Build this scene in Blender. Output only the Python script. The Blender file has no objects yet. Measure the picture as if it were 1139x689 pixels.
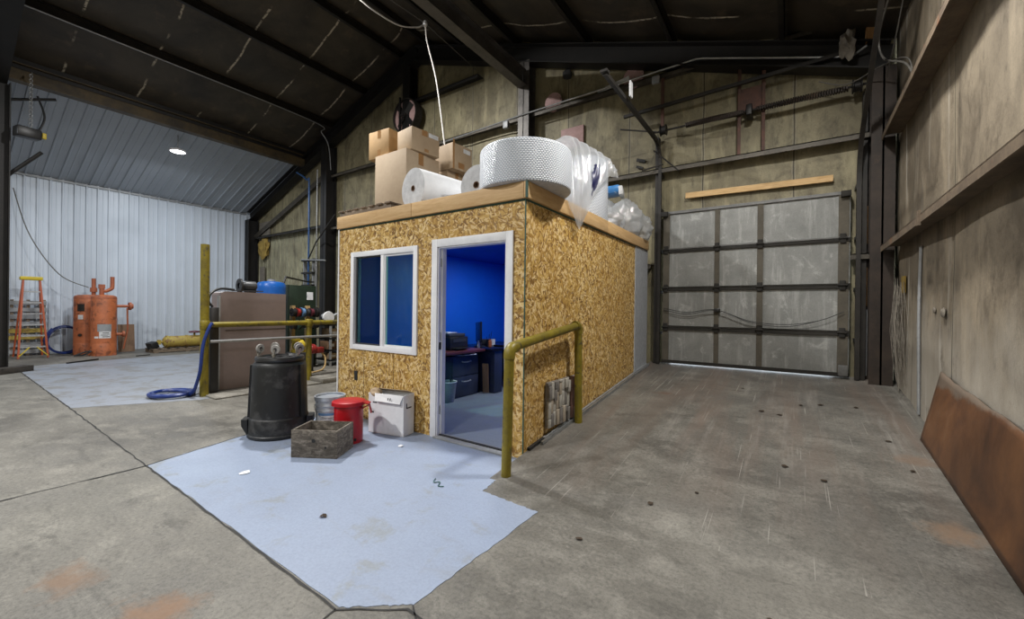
import bpy, bmesh, math, random
from mathutils import Vector, Matrix, noise
random.seed(7)
C = bpy.context.scene.collection
PI = math.pi

# ------------------------------------------------------------------ node helpers
class NT:
    def __init__(s, name):
        s.m = bpy.data.materials.new(name); s.m.use_nodes = True
        s.t = s.m.node_tree; s.t.nodes.clear()
        s.out = s.t.nodes.new('ShaderNodeOutputMaterial')
        s._tc = None
    def put(s, sock, v):
        if isinstance(v, bpy.types.NodeSocket): s.t.links.new(v, sock)
        elif v is not None:
            if sock.type == 'RGBA' and not hasattr(v, '__len__'): v = (v, v, v, 1)
            elif sock.type == 'RGBA' and len(v) == 3: v = (*v, 1)
            sock.default_value = v
    def n(s, typ, ins=None, **kw):
        nd = s.t.nodes.new('ShaderNode' + typ)
        for k, v in kw.items(): setattr(nd, k, v)
        for k, v in (ins or {}).items(): s.put(nd.inputs[k], v)
        return nd
    @property
    def co(s):
        if s._tc is None: s._tc = s.n('TexCoord').outputs['Object']
        return s._tc
    def map(s, v=None, scale=(1, 1, 1), rot=(0, 0, 0), loc=(0, 0, 0)):
        return s.n('Mapping', {'Vector': v or s.co, 'Scale': scale, 'Rotation': rot, 'Location': loc}).outputs[0]
    def noise(s, scale=1, detail=4, rough=.55, v=None, dist=0):
        return s.n('TexNoise', {'Vector': v or s.co, 'Scale': scale, 'Detail': detail, 'Roughness': rough, 'Distortion': dist}).outputs['Fac']
    def voro(s, scale, v=None, feature='F1', out='Distance', rnd=1.0):
        return s.n('TexVoronoi', {'Vector': v or s.co, 'Scale': scale, 'Randomness': rnd}, feature=feature).outputs[out]
    def math(s, op, a, b=None, c=None, clamp=False):
        nd = s.n('Math', operation=op, use_clamp=clamp)
        for i, v in enumerate((a, b, c)):
            if v is not None: s.put(nd.inputs[i], v)
        return nd.outputs[0]
    def mix(s, f, a, b, mode='MIX'):
        nd = s.t.nodes.new('ShaderNodeMix'); nd.data_type = 'RGBA'; nd.blend_type = mode
        s.put(nd.inputs[0], f); s.put(nd.inputs[6], a); s.put(nd.inputs[7], b)
        return nd.outputs[2]
    def step(s, v, lo, hi, a=0, b=1):
        return s.n('MapRange', {'Value': v, 'From Min': lo, 'From Max': hi, 'To Min': a, 'To Max': b}).outputs[0]
    def ramp(s, f, stops):
        nd = s.n('ValToRGB', {'Fac': f}); e = nd.color_ramp.elements
        while len(e) > 1: e.remove(e[0])
        e[0].position = stops[0][0]; e[0].color = (*stops[0][1], 1)
        for p, c in stops[1:]:
            q = e.new(p); q.color = (*c, 1)
        return nd.outputs[0]
    def xyz(s, v=None):
        return s.n('SeparateXYZ', {0: v or s.co}).outputs
    def bump(s, h, strength=.3, dist=.01):
        return s.n('Bump', {'Height': h, 'Strength': strength, 'Distance': dist}).outputs[0]
    def bsdf(s, col, rough=.6, metal=0, normal=None, **kw):
        ins = {'Base Color': col, 'Roughness': rough, 'Metallic': metal}
        if normal is not None: ins['Normal'] = normal
        ins.update({k.replace('_', ' '): v for k, v in kw.items()})
        b = s.n('BsdfPrincipled', ins).outputs[0]
        s.t.links.new(b, s.out.inputs[0]); return b
    def surf(s, sh):
        s.t.links.new(sh, s.out.inputs[0])

def plain(name, c1, c2=None, scale=8, rough=.6, metal=0, bump=.15, spots=None, stretch=(1, 1, 1)):
    t = NT(name); c2 = c2 or tuple(x * .75 for x in c1)
    v = t.map(scale=stretch)
    a = t.noise(scale, 6, .6, v); b = t.noise(scale * 7, 4, .6, v)
    col = t.mix(t.step(t.math('ADD', t.math('MULTIPLY', a, .7), t.math('MULTIPLY', b, .3)), .38, .62), c1, c2)
    if spots:
        sc, lo, cs = spots
        col = t.mix(t.step(t.noise(sc, 5, .65, v, .3), lo, lo + .08), col, cs)
    t.bsdf(col, rough, metal, t.bump(b, bump, .004) if bump else None)
    return t.m

M = {}
def concrete(name, base, dark, light, tint, lanes=False, rust=None):
    t = NT(name)
    sv = t.map(scale=(.85, 1.1, 1))
    big = t.noise(.55, 6, .6, sv, .4); mid = t.noise(3.2, 9, .7, sv, .2); fine = t.noise(45, 5, .7); grit = t.noise(160, 3, .7)
    col = t.mix(t.step(big, .40, .60), dark, base)
    col = t.mix(t.step(mid, .47, .7, 0, .6), col, light)
    col = t.mix(t.step(t.noise(5.5, 9, .75, t.map(scale=(.8, 1.2, 1), loc=(3, 5, 2)), .6), .54, .7, 0, .6), col, tuple(x * .8 for x in dark))
    col = t.mix(t.step(t.noise(1.7, 9, .78, t.map(scale=(.6, 1.8, 1), loc=(2, 2, 2)), .5), .55, .64, 0, .6), col, tuple(x * .7 for x in dark))
    col = t.mix(t.step(t.noise(11, 7, .75, t.map(loc=(6, 1, 2))), .58, .68, 0, .4), col, light)
    col = t.mix(t.step(t.noise(1.1, 7, .6, t.map(loc=(7, 3, 1)), .8), .52, .72, 0, .7), col, tint)
    col = t.mix(t.step(t.noise(2.1, 8, .7, t.map(loc=(1, 9, 4)), .5), .58, .72, 0, .55), col, tuple(x * .45 for x in dark))
    col = t.mix(1, col, t.ramp(fine, [(.3, (.62, .62, .62)), (.5, (1, 1, 1)), (.72, (1.25, 1.25, 1.25))]), 'MULTIPLY')
    col = t.mix(1, col, t.ramp(grit, [(.3, (.78, .78, .78)), (.6, (1.06, 1.06, 1.06))]), 'MULTIPLY')
    col = t.mix(t.step(t.voro(9, out='Distance'), .035, .02, 0, .55), col, tuple(x * .3 for x in dark))
    if lanes:      # wheel wear running up the ramp and thin pale scrapes
        wear = t.step(t.math('ADD', t.xyz()[1], t.math('MULTIPLY', t.math('SUBTRACT', t.noise(1.2, 5, .6), .5), 2.5)), 2.6, 4.4)
        def lane(m, amt): return t.math('MULTIPLY', t.math('MULTIPLY', m, wear), amt)
        v = t.map(scale=(2.6, .25, .25))
        col = t.mix(lane(t.step(t.noise(1, 7, .65, v, .2), .44, .64), .8), col, (.152, .118, .096))
        v2 = t.map(scale=(6, .5, .5), rot=(0, 0, .12), loc=(3, 1, 0))
        col = t.mix(lane(t.step(t.noise(1.3, 7, .7, v2), .54, .72), .5), col, (.29, .275, .25))
        col = t.mix(lane(t.step(t.noise(1.1, 8, .7, t.map(scale=(2.0, .4, .3), loc=(2, 6, 0)), .3), .52, .7), .7), col, (.085, .079, .072))
        for k, (r, sc, lo) in enumerate(((.2, 22, .715), (-.05, 30, .72), (.5, 26, .725), (-.25, 20, .725))):
            v3 = t.map(scale=(sc * 2.4, 1.1, 1.1), rot=(0, 0, r), loc=(k * 5, k * 2, 0))
            col = t.mix(t.math('MULTIPLY', t.step(t.noise(1, 2, .4, v3), lo, lo + .05), .5), col, (.40, .385, .35))
    if rust:
        for (x, y, r, cc) in rust:
            x_, y_, z_ = t.xyz()
            d = t.math('SQRT', t.math('ADD', t.math('POWER', t.math('SUBTRACT', x_, x), 2), t.math('POWER', t.math('MULTIPLY', t.math('SUBTRACT', y_, y), 1.5), 2)))
            d = t.math('ADD', d, t.math('MULTIPLY', t.math('SUBTRACT', t.noise(5, 8, .7), .5), r * 3.2))
            col = t.mix(t.step(d, r, r * .2, 0, .75), col, cc)
    h = t.math('ADD', t.math('MULTIPLY', fine, .6), t.math('MULTIPLY', grit, .4))
    t.bsdf(col, t.step(mid, .3, .7, .5, .75), 0, t.bump(h, .25, .006))
    M[name] = t.m
concrete('concrete_floor', (.172, .164, .143), (.092, .087, .076), (.28, .268, .236), (.135, .13, .119),
         rust=[(-2.35, .62, .26, (.21, .115, .06)), (-3.0, .45, .2, (.19, .12, .075))])
concrete('concrete_ramp', (.172, .164, .143), (.092, .087, .076), (.28, .268, .236), (.135, .13, .119), lanes=True,
         rust=[(.85, 3.5, .2, (.21, .14, .09)), (.85, 4.6, .2, (.18, .13, .095)), (-1.35, 5.6, .12, (.15, .09, .065))])
concrete('concrete_curb', (.20, .19, .165), (.12, .112, .095), (.38, .355, .315), (.24, .22, .2))

def painted(name, base, worn, dirt, amt=.66):
    t = NT(name)
    big = t.noise(1.4, 7, .6, dist=.3); mid = t.noise(8, 8, .7, dist=.3); fine = t.noise(60, 4, .7)
    col = t.mix(t.step(big, .35, .7, 0, .6), base, tuple(x * .8 for x in base))
    col = t.mix(t.step(t.noise(2.6, 9, .72, t.map(loc=(4, 4, 0)), .4), amt - .04, amt + .04, 0, .7), col, worn)
    col = t.mix(t.step(t.noise(1.5, 10, .75, t.map(loc=(9, 1, 0), scale=(.8, 2, 1)), .5), .56, .75, 0, .55), col, dirt)
    col = t.mix(t.step(mid, .6, .8, 0, .35), col, dirt)
    col = t.mix(1, col, t.ramp(fine, [(.3, (.88, .88, .88)), (.6, (1.03, 1.03, 1.03))]), 'MULTIPLY')
    t.bsdf(col, t.step(big, .3, .7, .38, .6), 0, t.bump(fine, .12, .004))
    M[name] = t.m
painted('floor_paint', (.265, .318, .428), (.22, .24, .25), (.21, .205, .185), .6)
painted('far_floor_paint', (.25, .275, .32), (.17, .165, .15), (.16, .16, .155), .54)
painted('office_floor_paint', (.21, .25, .31), (.28, .29, .3), (.2, .22, .25), .66)

def osb():
    t = NT('osb')
    cells = t.n('TexVoronoi', {'Vector': t.map(scale=(1, 1, .6)), 'Scale': 9.0, 'Randomness': 1.0}).outputs['Color']
    ang = t.math('MULTIPLY', t.n('SeparateColor', {0: cells}).outputs[0], 6.28)
    base = t.n('VectorMath', {0: t.co, 1: t.n('TexNoise', {'Vector': t.co, 'Scale': 14, 'Detail': 2}).outputs['Color']}, operation='MULTIPLY_ADD')
    base.inputs[1].default_value = (1, 1, 1)
    w = t.n('VectorMath', {0: t.n('TexNoise', {'Vector': t.co, 'Scale': 9, 'Detail': 2}).outputs['Color'], 1: (.03, .03, .03)}, operation='MULTIPLY')
    vv = t.n('VectorMath', {0: t.co, 1: w.outputs[0]}, operation='ADD').outputs[0]
    layers = []
    for k, (rx, dz) in enumerate(((0, 0), (1, .37), (2, .71))):
        a2 = t.math('ADD', ang, rx * 1.1)
        # project the wall face (x+y horizontal, z vertical) to a plane, rotate per patch, stretch into strands
        x, y, z = t.xyz(vv)
        hx = t.math('ADD', x, y)
        flat = t.n('CombineXYZ', {0: hx, 1: z, 2: 0.0}).outputs[0]
        rot = t.n('VectorRotate', {'Vector': flat, 'Angle': a2}, rotation_type='Z_AXIS').outputs[0]
        st = t.map(rot, scale=(12 + 3 * k, 48 + 8 * k, 1), loc=(dz * 9, dz * 5, 0))
        vo = t.n('TexVoronoi', {'Vector': st, 'Scale': 1.0, 'Randomness': 1.0})
        layers.append(t.n('SeparateColor', {0: vo.outputs['Color']}).outputs)
    r0, r1, r2 = layers
    pick = t.step(r1[1], .5, .52)
    tone = t.math('ADD', t.math('MULTIPLY', r0[0], t.math('SUBTRACT', 1.0, pick)), t.math('MULTIPLY', r1[0], pick))
    tone = t.math('ADD', t.math('MULTIPLY', tone, .8), t.math('MULTIPLY', t.noise(40, 4, .7), .2))
    col = t.ramp(tone, [(.10, (.15, .07, .014)), (.25, (.32, .172, .034)), (.45, (.46, .275, .062)), (.65, (.56, .36, .10)), (.8, (.68, .475, .18)), (.92, (.84, .67, .36))])
    col = t.mix(t.step(r2[1], .8, .84, 0, .8), col, (.80, .62, .34))
    col = t.mix(t.step(r2[2], .9, .93, 0, .75), col, (.15, .07, .02))
    col = t.mix(t.step(t.noise(1.2, 4, .6), .4, .7, 0, .3), col, (.42, .23, .05))
    t.bsdf(col, .62, 0, t.bump(tone, .35, .004))
    return t.m
M['osb'] = osb()

def wood(name, c1, c2, axis=0, ring=9, rough=.6, knots=True, dirt=None):
    t = NT(name)
    sc = [6, 6, 6]; sc[axis] = .5
    v = t.map(scale=tuple(sc))
    g = t.noise(ring * .4, 6, .6, v, 1.2)
    fine = t.noise(ring * 2.5, 4, .6, v)
    col = t.mix(t.step(t.math('ADD', t.math('MULTIPLY', g, .6), t.math('MULTIPLY', fine, .4)), .4, .62), c1, c2)
    if knots:
        s2 = [3, 3, 3]; s2[axis] = 1.3
        col = t.mix(t.step(t.voro(1.6, t.map(scale=tuple(s2))), .12, .06, 0, .8), col, tuple(x * .3 for x in c2))
    if dirt: col = t.mix(t.step(t.noise(5, 7, .7), .45, .7, 0, .8), col, dirt)
    t.bsdf(col, rough, 0, t.bump(fine, .2, .003)); return t.m
M['fascia_x'] = wood('fascia_x', (.62, .42, .21), (.50, .31, .13), 0)
M['fascia_y'] = wood('fascia_y', (.62, .42, .21), (.50, .31, .13), 1)
M['plank_wood'] = wood('plank_wood', (.62, .42, .2), (.45, .27, .1), 0)
M['jamb_wood'] = wood('jamb_wood', (.42, .24, .1), (.3, .15, .06), 2)
M['pallet_wood'] = wood('pallet_wood', (.22, .17, .12), (.12, .09, .065), 0)
M['old_timber'] = wood('old_timber', (.05, .042, .034), (.025, .022, .02), 1)
M['rack_wood'] = wood('rack_wood', (.5, .36, .17), (.38, .25, .1), 2)
M['brown_board'] = wood('brown_board', (.2, .12, .07), (.14, .08, .045), 2, knots=False)

def crate():
    t = NT('weathered_plywood')
    v = t.map(scale=(4, 4, 9)); g = t.noise(3, 9, .75, v, .8); f = t.noise(30, 6, .7)
    col = t.ramp(g, [(.3, (.03, .026, .021)), (.48, (.10, .085, .068)), (.6, (.2, .175, .145)), (.75, (.3, .27, .23))])
    col = t.mix(t.step(f, .5, .8, 0, .6), col, (.05, .042, .035))
    t.bsdf(col, .85, 0, t.bump(f, .4, .004)); return t.m
M['weathered_plywood'] = crate()

def liner(name, c):
    t = NT(name)
    x, y, z = t.xyz()
    a = t.noise(.9, 6, .6); b = t.noise(3, 7, .7, t.map(scale=(1, 1, .25)))
    col = t.mix(t.step(a, .35, .7, 0, .5), c, tuple(q * .82 for q in c))
    col = t.mix(t.step(b, .58, .8, 0, .4), col, tuple(q * .6 for q in c))
    t.bsdf(col, .42, .0, t.bump(b, .05, .004)); return t.m
M['white_liner'] = liner('white_liner', (.60, .66, .74))
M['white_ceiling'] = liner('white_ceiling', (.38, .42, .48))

def blanket(name, c1, c2, c3, seam_axis=None, period=1.25, off=0, streak=(2.6, 2.6, .6), pale=False):
    t = NT(name)
    a = t.noise(.7, 7, .65, dist=.5); b = t.noise(3.0, 9, .72, t.map(scale=(1, 1, .75)), .4); st = t.noise(1.5, 7, .6, t.map(scale=streak))
    f = t.noise(70, 4, .7)
    col = t.mix(t.step(a, .40, .60), c1, c2)
    col = t.mix(t.step(b, .48, .66, 0, .8), col, c3)
    col = t.mix(t.step(t.noise(9, 8, .75, t.map(scale=(1, 1, .5), loc=(4, 4, 4))), .55, .68, 0, .6), col, tuple(q * .6 for q in c3))
    col = t.mix(t.step(st, .54, .68, 0, .55), col, tuple(min(1, q * 1.6) for q in c1))
    col = t.mix(t.step(t.noise(1.7, 8, .7, t.map(scale=streak, loc=(5, 2, 0))), .56, .72, 0, .7), col, tuple(q * .3 for q in c3))
    col = t.mix(1, col, t.ramp(f, [(.3, (.85, .85, .85)), (.6, (1.05, 1.05, 1.05))]), 'MULTIPLY')
    if pale:      # chalky, scuffed lower part and peeling vertical streaks
        z = t.xyz()[2]; y = t.xyz()[1]
        m = t.math('ADD', t.step(z, 2.1, .6, -.5, .8), t.math('MULTIPLY', t.math('SUBTRACT', t.noise(2.2, 8, .7, t.map(scale=(1, 1, .5))), .5), 1.1))
        col = t.mix(t.step(m, .05, .7, 0, .8), col, (.46, .43, .375))
        col = t.mix(t.math('MULTIPLY', t.step(t.noise(1.6, 6, .65, t.map(scale=(4, 4, .15), loc=(1, 4, 0))), .58, .66), t.step(y, 4.6, 5.6, 0, .8)), col, (.55, .53, .48))
        col = t.mix(t.step(t.noise(3.1, 9, .75, t.map(scale=(1, 1, .6), loc=(8, 2, 5))), .58, .7, 0, .7), col, (.07, .055, .04))
    if seam_axis is not None:
        p = t.xyz()[seam_axis]
        w = t.math('MULTIPLY', t.math('SUBTRACT', t.noise(1.2, 5, .6), .5), .05)
        fr = t.math('ABSOLUTE', t.math('SUBTRACT', t.math('FRACT', t.math('DIVIDE', t.math('ADD', t.math('ADD', p, off), w), period)), .5))
        col = t.mix(t.step(fr, .012, .003, 0, .8), col, tuple(q * .15 for q in c3))
        col = t.mix(t.math('MULTIPLY', t.step(fr, .006, .012), t.step(fr, .022, .014, 0, .5)), col, (.3, .27, .2))
    t.bsdf(col, .6, 0, t.bump(t.math('ADD', b, t.math('MULTIPLY', f, .15)), .35, .02)); return t.m
M['gable_blanket'] = blanket('gable_blanket', (.265, .235, .142), (.16, .138, .08), (.095, .078, .045), 0, 1.25, 3.095)
M['gable_low_sheet'] = blanket('gable_low_sheet', (.27, .26, .17), (.2, .185, .12), (.13, .115, .075))
M['side_blanket'] = blanket('side_blanket', (.235, .197, .143), (.148, .122, .088), (.085, .068, .048), 1, 1.5, .35, (2, 2, .55), True)

def roof_blanket():
    t = NT('roof_blanket')
    a = t.noise(1.1, 7, .65, dist=.5); f = t.noise(30, 5, .7)
    col = t.mix(t.step(a, .4, .65), (.06, .049, .035), (.027, .0225, .018))
    col = t.mix(t.step(t.noise(3, 6, .7), .56, .75, 0, .8), col, (.11, .082, .052))
    x, y, z = t.xyz()
    w = t.math('MULTIPLY', t.math('SUBTRACT', t.noise(1.6, 5, .6), .5), .12)
    fr = t.math('ABSOLUTE', t.math('SUBTRACT', t.math('FRACT', t.math('DIVIDE', t.math('ADD', y, w), 1.22)), .5))
    m = t.math('MULTIPLY', t.step(fr, .02, .009), t.step(t.noise(1.1, 3, .5, t.map(loc=(3, 8, 2))), .42, .5))
    m = t.math('MULTIPLY', m, t.step(t.noise(14, 5, .7), .38, .5))
    col = t.mix(m, col, (.52, .46, .36))
    t.bsdf(col, .5, 0, t.bump(a, .3, .03)); return t.m
M['roof_blanket'] = roof_blanket()

M['steel_dark'] = plain('steel_dark', (.03, .026, .022), (.011, .01, .009), 3, .55, .2, .1)
M['steel_black'] = plain('steel_black', (.016, .014, .013), (.008, .008, .008), 3, .5, .2, .1)
M['steel_brown'] = plain('steel_brown', (.04, .028, .021), (.02, .015, .012), 4, .6, .2, .15, (2, .62, (.075, .048, .032)))
M['girt_steel'] = plain('girt_steel', (.10, .088, .07), (.05, .044, .036), 4, .55, .3, .1)
M['girt_rust'] = plain('girt_rust', (.19, .145, .1), (.10, .075, .055), 5, .6, .2, .15, (3, .6, (.2, .1, .055)))
M['beam_ochre'] = plain('beam_ochre', (.10, .07, .03), (.035, .027, .018), 2, .55, .2, .1)
M['beam_grey'] = plain('beam_grey', (.115, .105, .095), (.06, .055, .05), 3, .5, .3, .1)
M['rust_red'] = plain('rust_red', (.115, .052, .036), (.06, .032, .024), 6, .7, .1, .2)
M['galv'] = plain('galv', (.42, .43, .44), (.3, .31, .32), 10, .4, .7, .1)
M['grey_paint'] = plain('grey_paint', (.33, .34, .35), (.24, .25, .26), 6, .5, .2, .1)
M['white_trim'] = plain('white_trim', (.80, .81, .83), (.7, .71, .74), 5, .45, 0, .05)
M['white_vinyl'] = plain('white_vinyl', (.86, .87, .89), (.8, .81, .84), 4, .35, 0, .03)
M['green_edge'] = plain('green_edge', (.04, .11, .085), (.025, .07, .055), 8, .6, 0, .1)
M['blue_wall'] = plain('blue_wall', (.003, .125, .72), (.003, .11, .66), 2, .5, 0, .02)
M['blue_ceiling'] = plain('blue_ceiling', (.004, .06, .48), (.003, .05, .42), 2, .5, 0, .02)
M['yellow_pipe'] = plain('yellow_pipe', (.23, .182, .010), (.13, .10, .010), 6, .45, 0, .15, (11, .57, (.07, .058, .03)))
M['yellow_old'] = plain('yellow_old', (.42, .33, .06), (.3, .2, .05), 7, .55, 0, .2, (9, .56, (.16, .08, .04)))
M['orange_tank'] = plain('orange_tank', (.48, .14, .05), (.33, .095, .035), 4, .5, 0, .15, (7, .54, (.2, .06, .025)))
M['orange_pipe'] = plain('orange_pipe', (.4, .12, .05), (.28, .08, .04), 9, .6, 0, .2)
M['red_can'] = plain('red_can', (.46, .004, .012), (.34, .003, .009), 4, .35, 0, .05, (18, .68, (.2, .01, .01)))
M['black_rubber'] = plain('black_rubber', (.005, .006, .007), (.011, .012, .013), 5, .5, 0, .2, (4, .54, (.04, .04, .041)))
M['black_plastic'] = plain('black_plastic', (.012, .012, .013), (.02, .02, .021), 8, .4, 0, .05)
M['dark_grey'] = plain('dark_grey', (.045, .047, .052), (.03, .032, .036), 6, .45, 0, .08)
M['caster_metal'] = plain('caster_metal', (.4, .38, .34), (.25, .23, .2), 20, .4, .6, .1)
M['caster_rubber'] = plain('caster_rubber', (.3, .29, .27), (.2, .19, .18), 20, .6, 0, .1)
M['pail_metal'] = plain('pail_metal', (.56, .60, .66), (.42, .46, .52), 8, .38, .4, .1)
M['label_white'] = plain('label_white', (.72, .73, .74), (.55, .56, .57), 12, .5, 0, .05)
M['label_blue'] = plain('label_blue', (.12, .25, .45), (.1, .2, .38), 12, .5, 0, .05)
M['ink'] = plain('ink', (.05, .05, .055), (.1, .1, .1), 20, .6, 0, 0)
M['white_card'] = plain('white_card', (.84, .85, .87), (.72, .73, .75), 3, .7, 0, .08, (16, .66, (.5, .5, .5)))
M['grey_panel'] = plain('grey_panel', (.40, .42, .45), (.3, .315, .34), 22, .6, 0, .3)
M['brown_card'] = plain('brown_card', (.42, .315, .205), (.36, .265, .17), 3, .75, 0, .06)
M['tan_card'] = plain('tan_card', (.46, .36, .25), (.4, .305, .21), 3, .75, 0, .06)
M['orange_card'] = plain('orange_card', (.50, .32, .15), (.42, .265, .12), 3, .75, 0, .06)
M['card_tape'] = plain('card_tape', (.36, .2, .08), (.3, .16, .07), 6, .3, 0, .02)
M['foam'] = plain('foam', (.84, .86, .89), (.76, .78, .81), 10, .7, 0, .15)
M['foam_end'] = plain('foam_end', (.60, .61, .63), (.45, .46, .48), 14, .7, 0, .3)
M['taupe'] = plain('taupe', (.2, .155, .145), (.165, .13, .122), 2, .45, 0, .04)
M['blue_tank'] = plain('blue_tank', (.006, .10, .42), (.005, .08, .33), 3, .35, 0, .05)
M['blue_hose'] = plain('blue_hose', (.01, .035, .2), (.008, .022, .13), 12, .4, 0, .08)
M['blue_pipe'] = plain('blue_pipe', (.03, .10, .27), (.02, .07, .2), 10, .4, .2, .08)
M['green_steel'] = plain('green_steel', (.012, .028, .016), (.008, .018, .011), 5, .5, .1, .1)
M['ladder_rail'] = plain('ladder_rail', (.42, .08, .02), (.32, .06, .018), 6, .45, 0, .08)
M['ladder_yellow'] = plain('ladder_yellow', (.62, .48, .03), (.5, .37, .03), 6, .45, 0, .08)
M['aluminium'] = plain('aluminium', (.55, .56, .57), (.42, .43, .44), 10, .35, .6, .06)
M['white_cord'] = plain('white_cord', (.6, .58, .54), (.45, .43, .4), 10, .5, 0, .05)
M['grey_cord'] = plain('grey_cord', (.11, .105, .095), (.07, .066, .06), 10, .5, 0, .05)
M['pink_foam'] = plain('pink_foam', (.46, .30, .29), (.34, .22, .21), 6, .75, 0, .15, (8, .6, (.16, .1, .095)))
M['yellow_wool'] = plain('yellow_wool', (.36, .25, .06), (.2, .13, .03), 9, .9, 0, .6)
M['red_plastic'] = plain('red_plastic', (.30, .022, .022), (.18, .014, .012), 8, .4, 0, .05)
M['maroon'] = plain('maroon', (.12, .02, .035), (.07, .012, .02), 8, .5, 0, .05)
M['teal'] = plain('teal', (.05, .13, .12), (.03, .09, .085), 8, .5, 0, .05)
M['desk_dark'] = plain('desk_dark', (.045, .055, .085), (.035, .043, .066), 4, .4, 0, .03)
M['desk_red'] = plain('desk_red', (.13, .035, .04), (.09, .024, .028), 3, .35, 0, .03)
M['paper'] = plain('paper', (.75, .77, .8), (.62, .64, .68), 7, .7, 0, .1)
M['screen_black'] = plain('screen_black', (.008, .008, .01), (.006, .006, .008), 3, .25, 0, 0)
M['seal_dark'] = plain('seal_dark', (.02, .02, .02), (.012, .012, .012), 6, .7, 0, .1)
M['leaf'] = plain('leaf', (.055, .035, .02), (.03, .02, .012), 20, .8, 0, .2)
M['stone_grey'] = plain('stone_grey', (.52, .50, .45), (.33, .32, .29), 16, .85, 0, .5)
M['stone_tan'] = plain('stone_tan', (.46, .40, .32), (.31, .265, .21), 16, .85, 0, .5)
M['stone_dark'] = plain('stone_dark', (.24, .225, .21), (.15, .14, .13), 16, .85, 0, .5)
M['stone_red'] = plain('stone_red', (.36, .22, .19), (.25, .15, .13), 16, .85, 0, .5)
M['net_fibre'] = plain('net_fibre', (.2, .18, .15), (.12, .105, .085), 16, .85, 0, .1)
M['blue_pack'] = plain('blue_pack', (.06, .27, .62), (.05, .2, .5), 5, .3, 0, .1, (7, .62, (.7, .75, .8)))

def door_skin():
    t = NT('door_skin')
    a = t.noise(1.6, 7, .65, dist=.5); b = t.noise(2, 8, .7, t.map(scale=(7, 7, .7))); c = t.noise(5, 9, .72, dist=.6); f = t.noise(90, 4, .7)
    col = t.mix(t.step(a, .35, .68), (.25, .255, .245), (.165, .17, .163))
    col = t.mix(t.step(b, .52, .68, 0, .7), col, (.38, .385, .37))
    col = t.mix(t.step(c, .56, .66, 0, .6), col, (.44, .445, .43))
    col = t.mix(t.step(t.noise(1.3, 8, .7, t.map(loc=(4, 1, 8))), .55, .75, 0, .55), col, (.13, .13, .12))
    col = t.mix(1, col, t.ramp(f, [(.3, (.85, .85, .85)), (.6, (1.05, 1.05, 1.05))]), 'MULTIPLY')
    t.bsdf(col, .55, .15, t.bump(b, .1, .005)); return t.m
M['door_skin'] = door_skin()
M['door_stile'] = plain('door_stile', (.10, .088, .066), (.068, .06, .046), 4, .8, 0, .1)
M['grey_dirty'] = plain('grey_dirty', (.17, .17, .165), (.10, .10, .098), 6, .5, .3, .1)
M['door_rail'] = plain('door_rail', (.022, .02, .017), (.013, .012, .01), 4, .85, 0, .1)

def rust_plate():
    t = NT('rust_plate')
    a = t.noise(1.6, 8, .65, dist=.5); b = t.noise(6, 8, .7); z = t.xyz()[2]
    col = t.ramp(a, [(.28, (.035, .02, .013)), (.45, (.10, .045, .022)), (.6, (.165, .075, .032)), (.75, (.22, .115, .058))])
    col = t.mix(t.step(b, .55, .75, 0, .5), col, (.08, .042, .028))
    edge = t.math('ADD', z, t.math('MULTIPLY', t.math('SUBTRACT', t.noise(4, 7, .7), .5), .22))
    col = t.mix(t.step(edge, .66, .70, 0, .8), col, (.17, .14, .11))
    t.bsdf(col, .5, .1, t.bump(b, .3, .006)); return t.m
M['rust_plate'] = rust_plate()

def bubble():
    t = NT('bubble_wrap')
    x, y, z = t.xyz()
    ang = t.math('ARCTAN2', y, x)
    u = t.math('MULTIPLY', ang, 16.0); w = t.math('MULTIPLY', z, 60.0)
    row = t.math('FLOOR', w)
    sh = t.math('MULTIPLY', t.math('MODULO', row, 2.0), .5)
    fu = t.math('SUBTRACT', t.math('FRACT', t.math('ADD', t.math('ADD', u, sh), 100.0)), .5)
    fw = t.math('SUBTRACT', t.math('FRACT', w), .5)
    d = t.math('SQRT', t.math('ADD', t.math('POWER', fu, 2), t.math('POWER', fw, 2)))
    dome = t.step(d, .5, .15)
    col = t.mix(dome, (.40, .45, .53), (.95, .97, 1.0))
    col = t.mix(t.step(t.noise(6, 5, .6), .5, .75, 0, .25), col, (.6, .63, .68))
    t.bsdf(col, .4, 0, t.bump(dome, .55, .01)); return t.m
M['bubble_wrap'] = bubble()

def film(name, alpha, col=(.8, .82, .85)):
    t = NT(name)
    f = t.noise(9, 6, .7, dist=1.0)
    b = t.bump(f, .5, .02)
    d = t.n('BsdfDiffuse', {'Color': (*col, 1), 'Normal': b}).outputs[0]
    tr = t.n('BsdfTranslucent', {'Color': (*col, 1), 'Normal': b}).outputs[0]
    g = t.n('BsdfGlossy', {'Color': (1, 1, 1, 1), 'Roughness': .12, 'Normal': b}).outputs[0]
    x = t.n('MixShader', {0: .4, 1: d, 2: tr}).outputs[0]
    x = t.n('MixShader', {0: .3, 1: x, 2: g}).outputs[0]
    p = t.n('BsdfTransparent', {'Color': (.95, .96, .97, 1)}).outputs[0]
    x = t.n('MixShader', {0: alpha, 1: p, 2: x}).outputs[0]
    t.surf(x); return t.m
M['film'] = film('film', .47)
M['bag_film'] = film('bag_film', .75, (.74, .76, .78))

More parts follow.
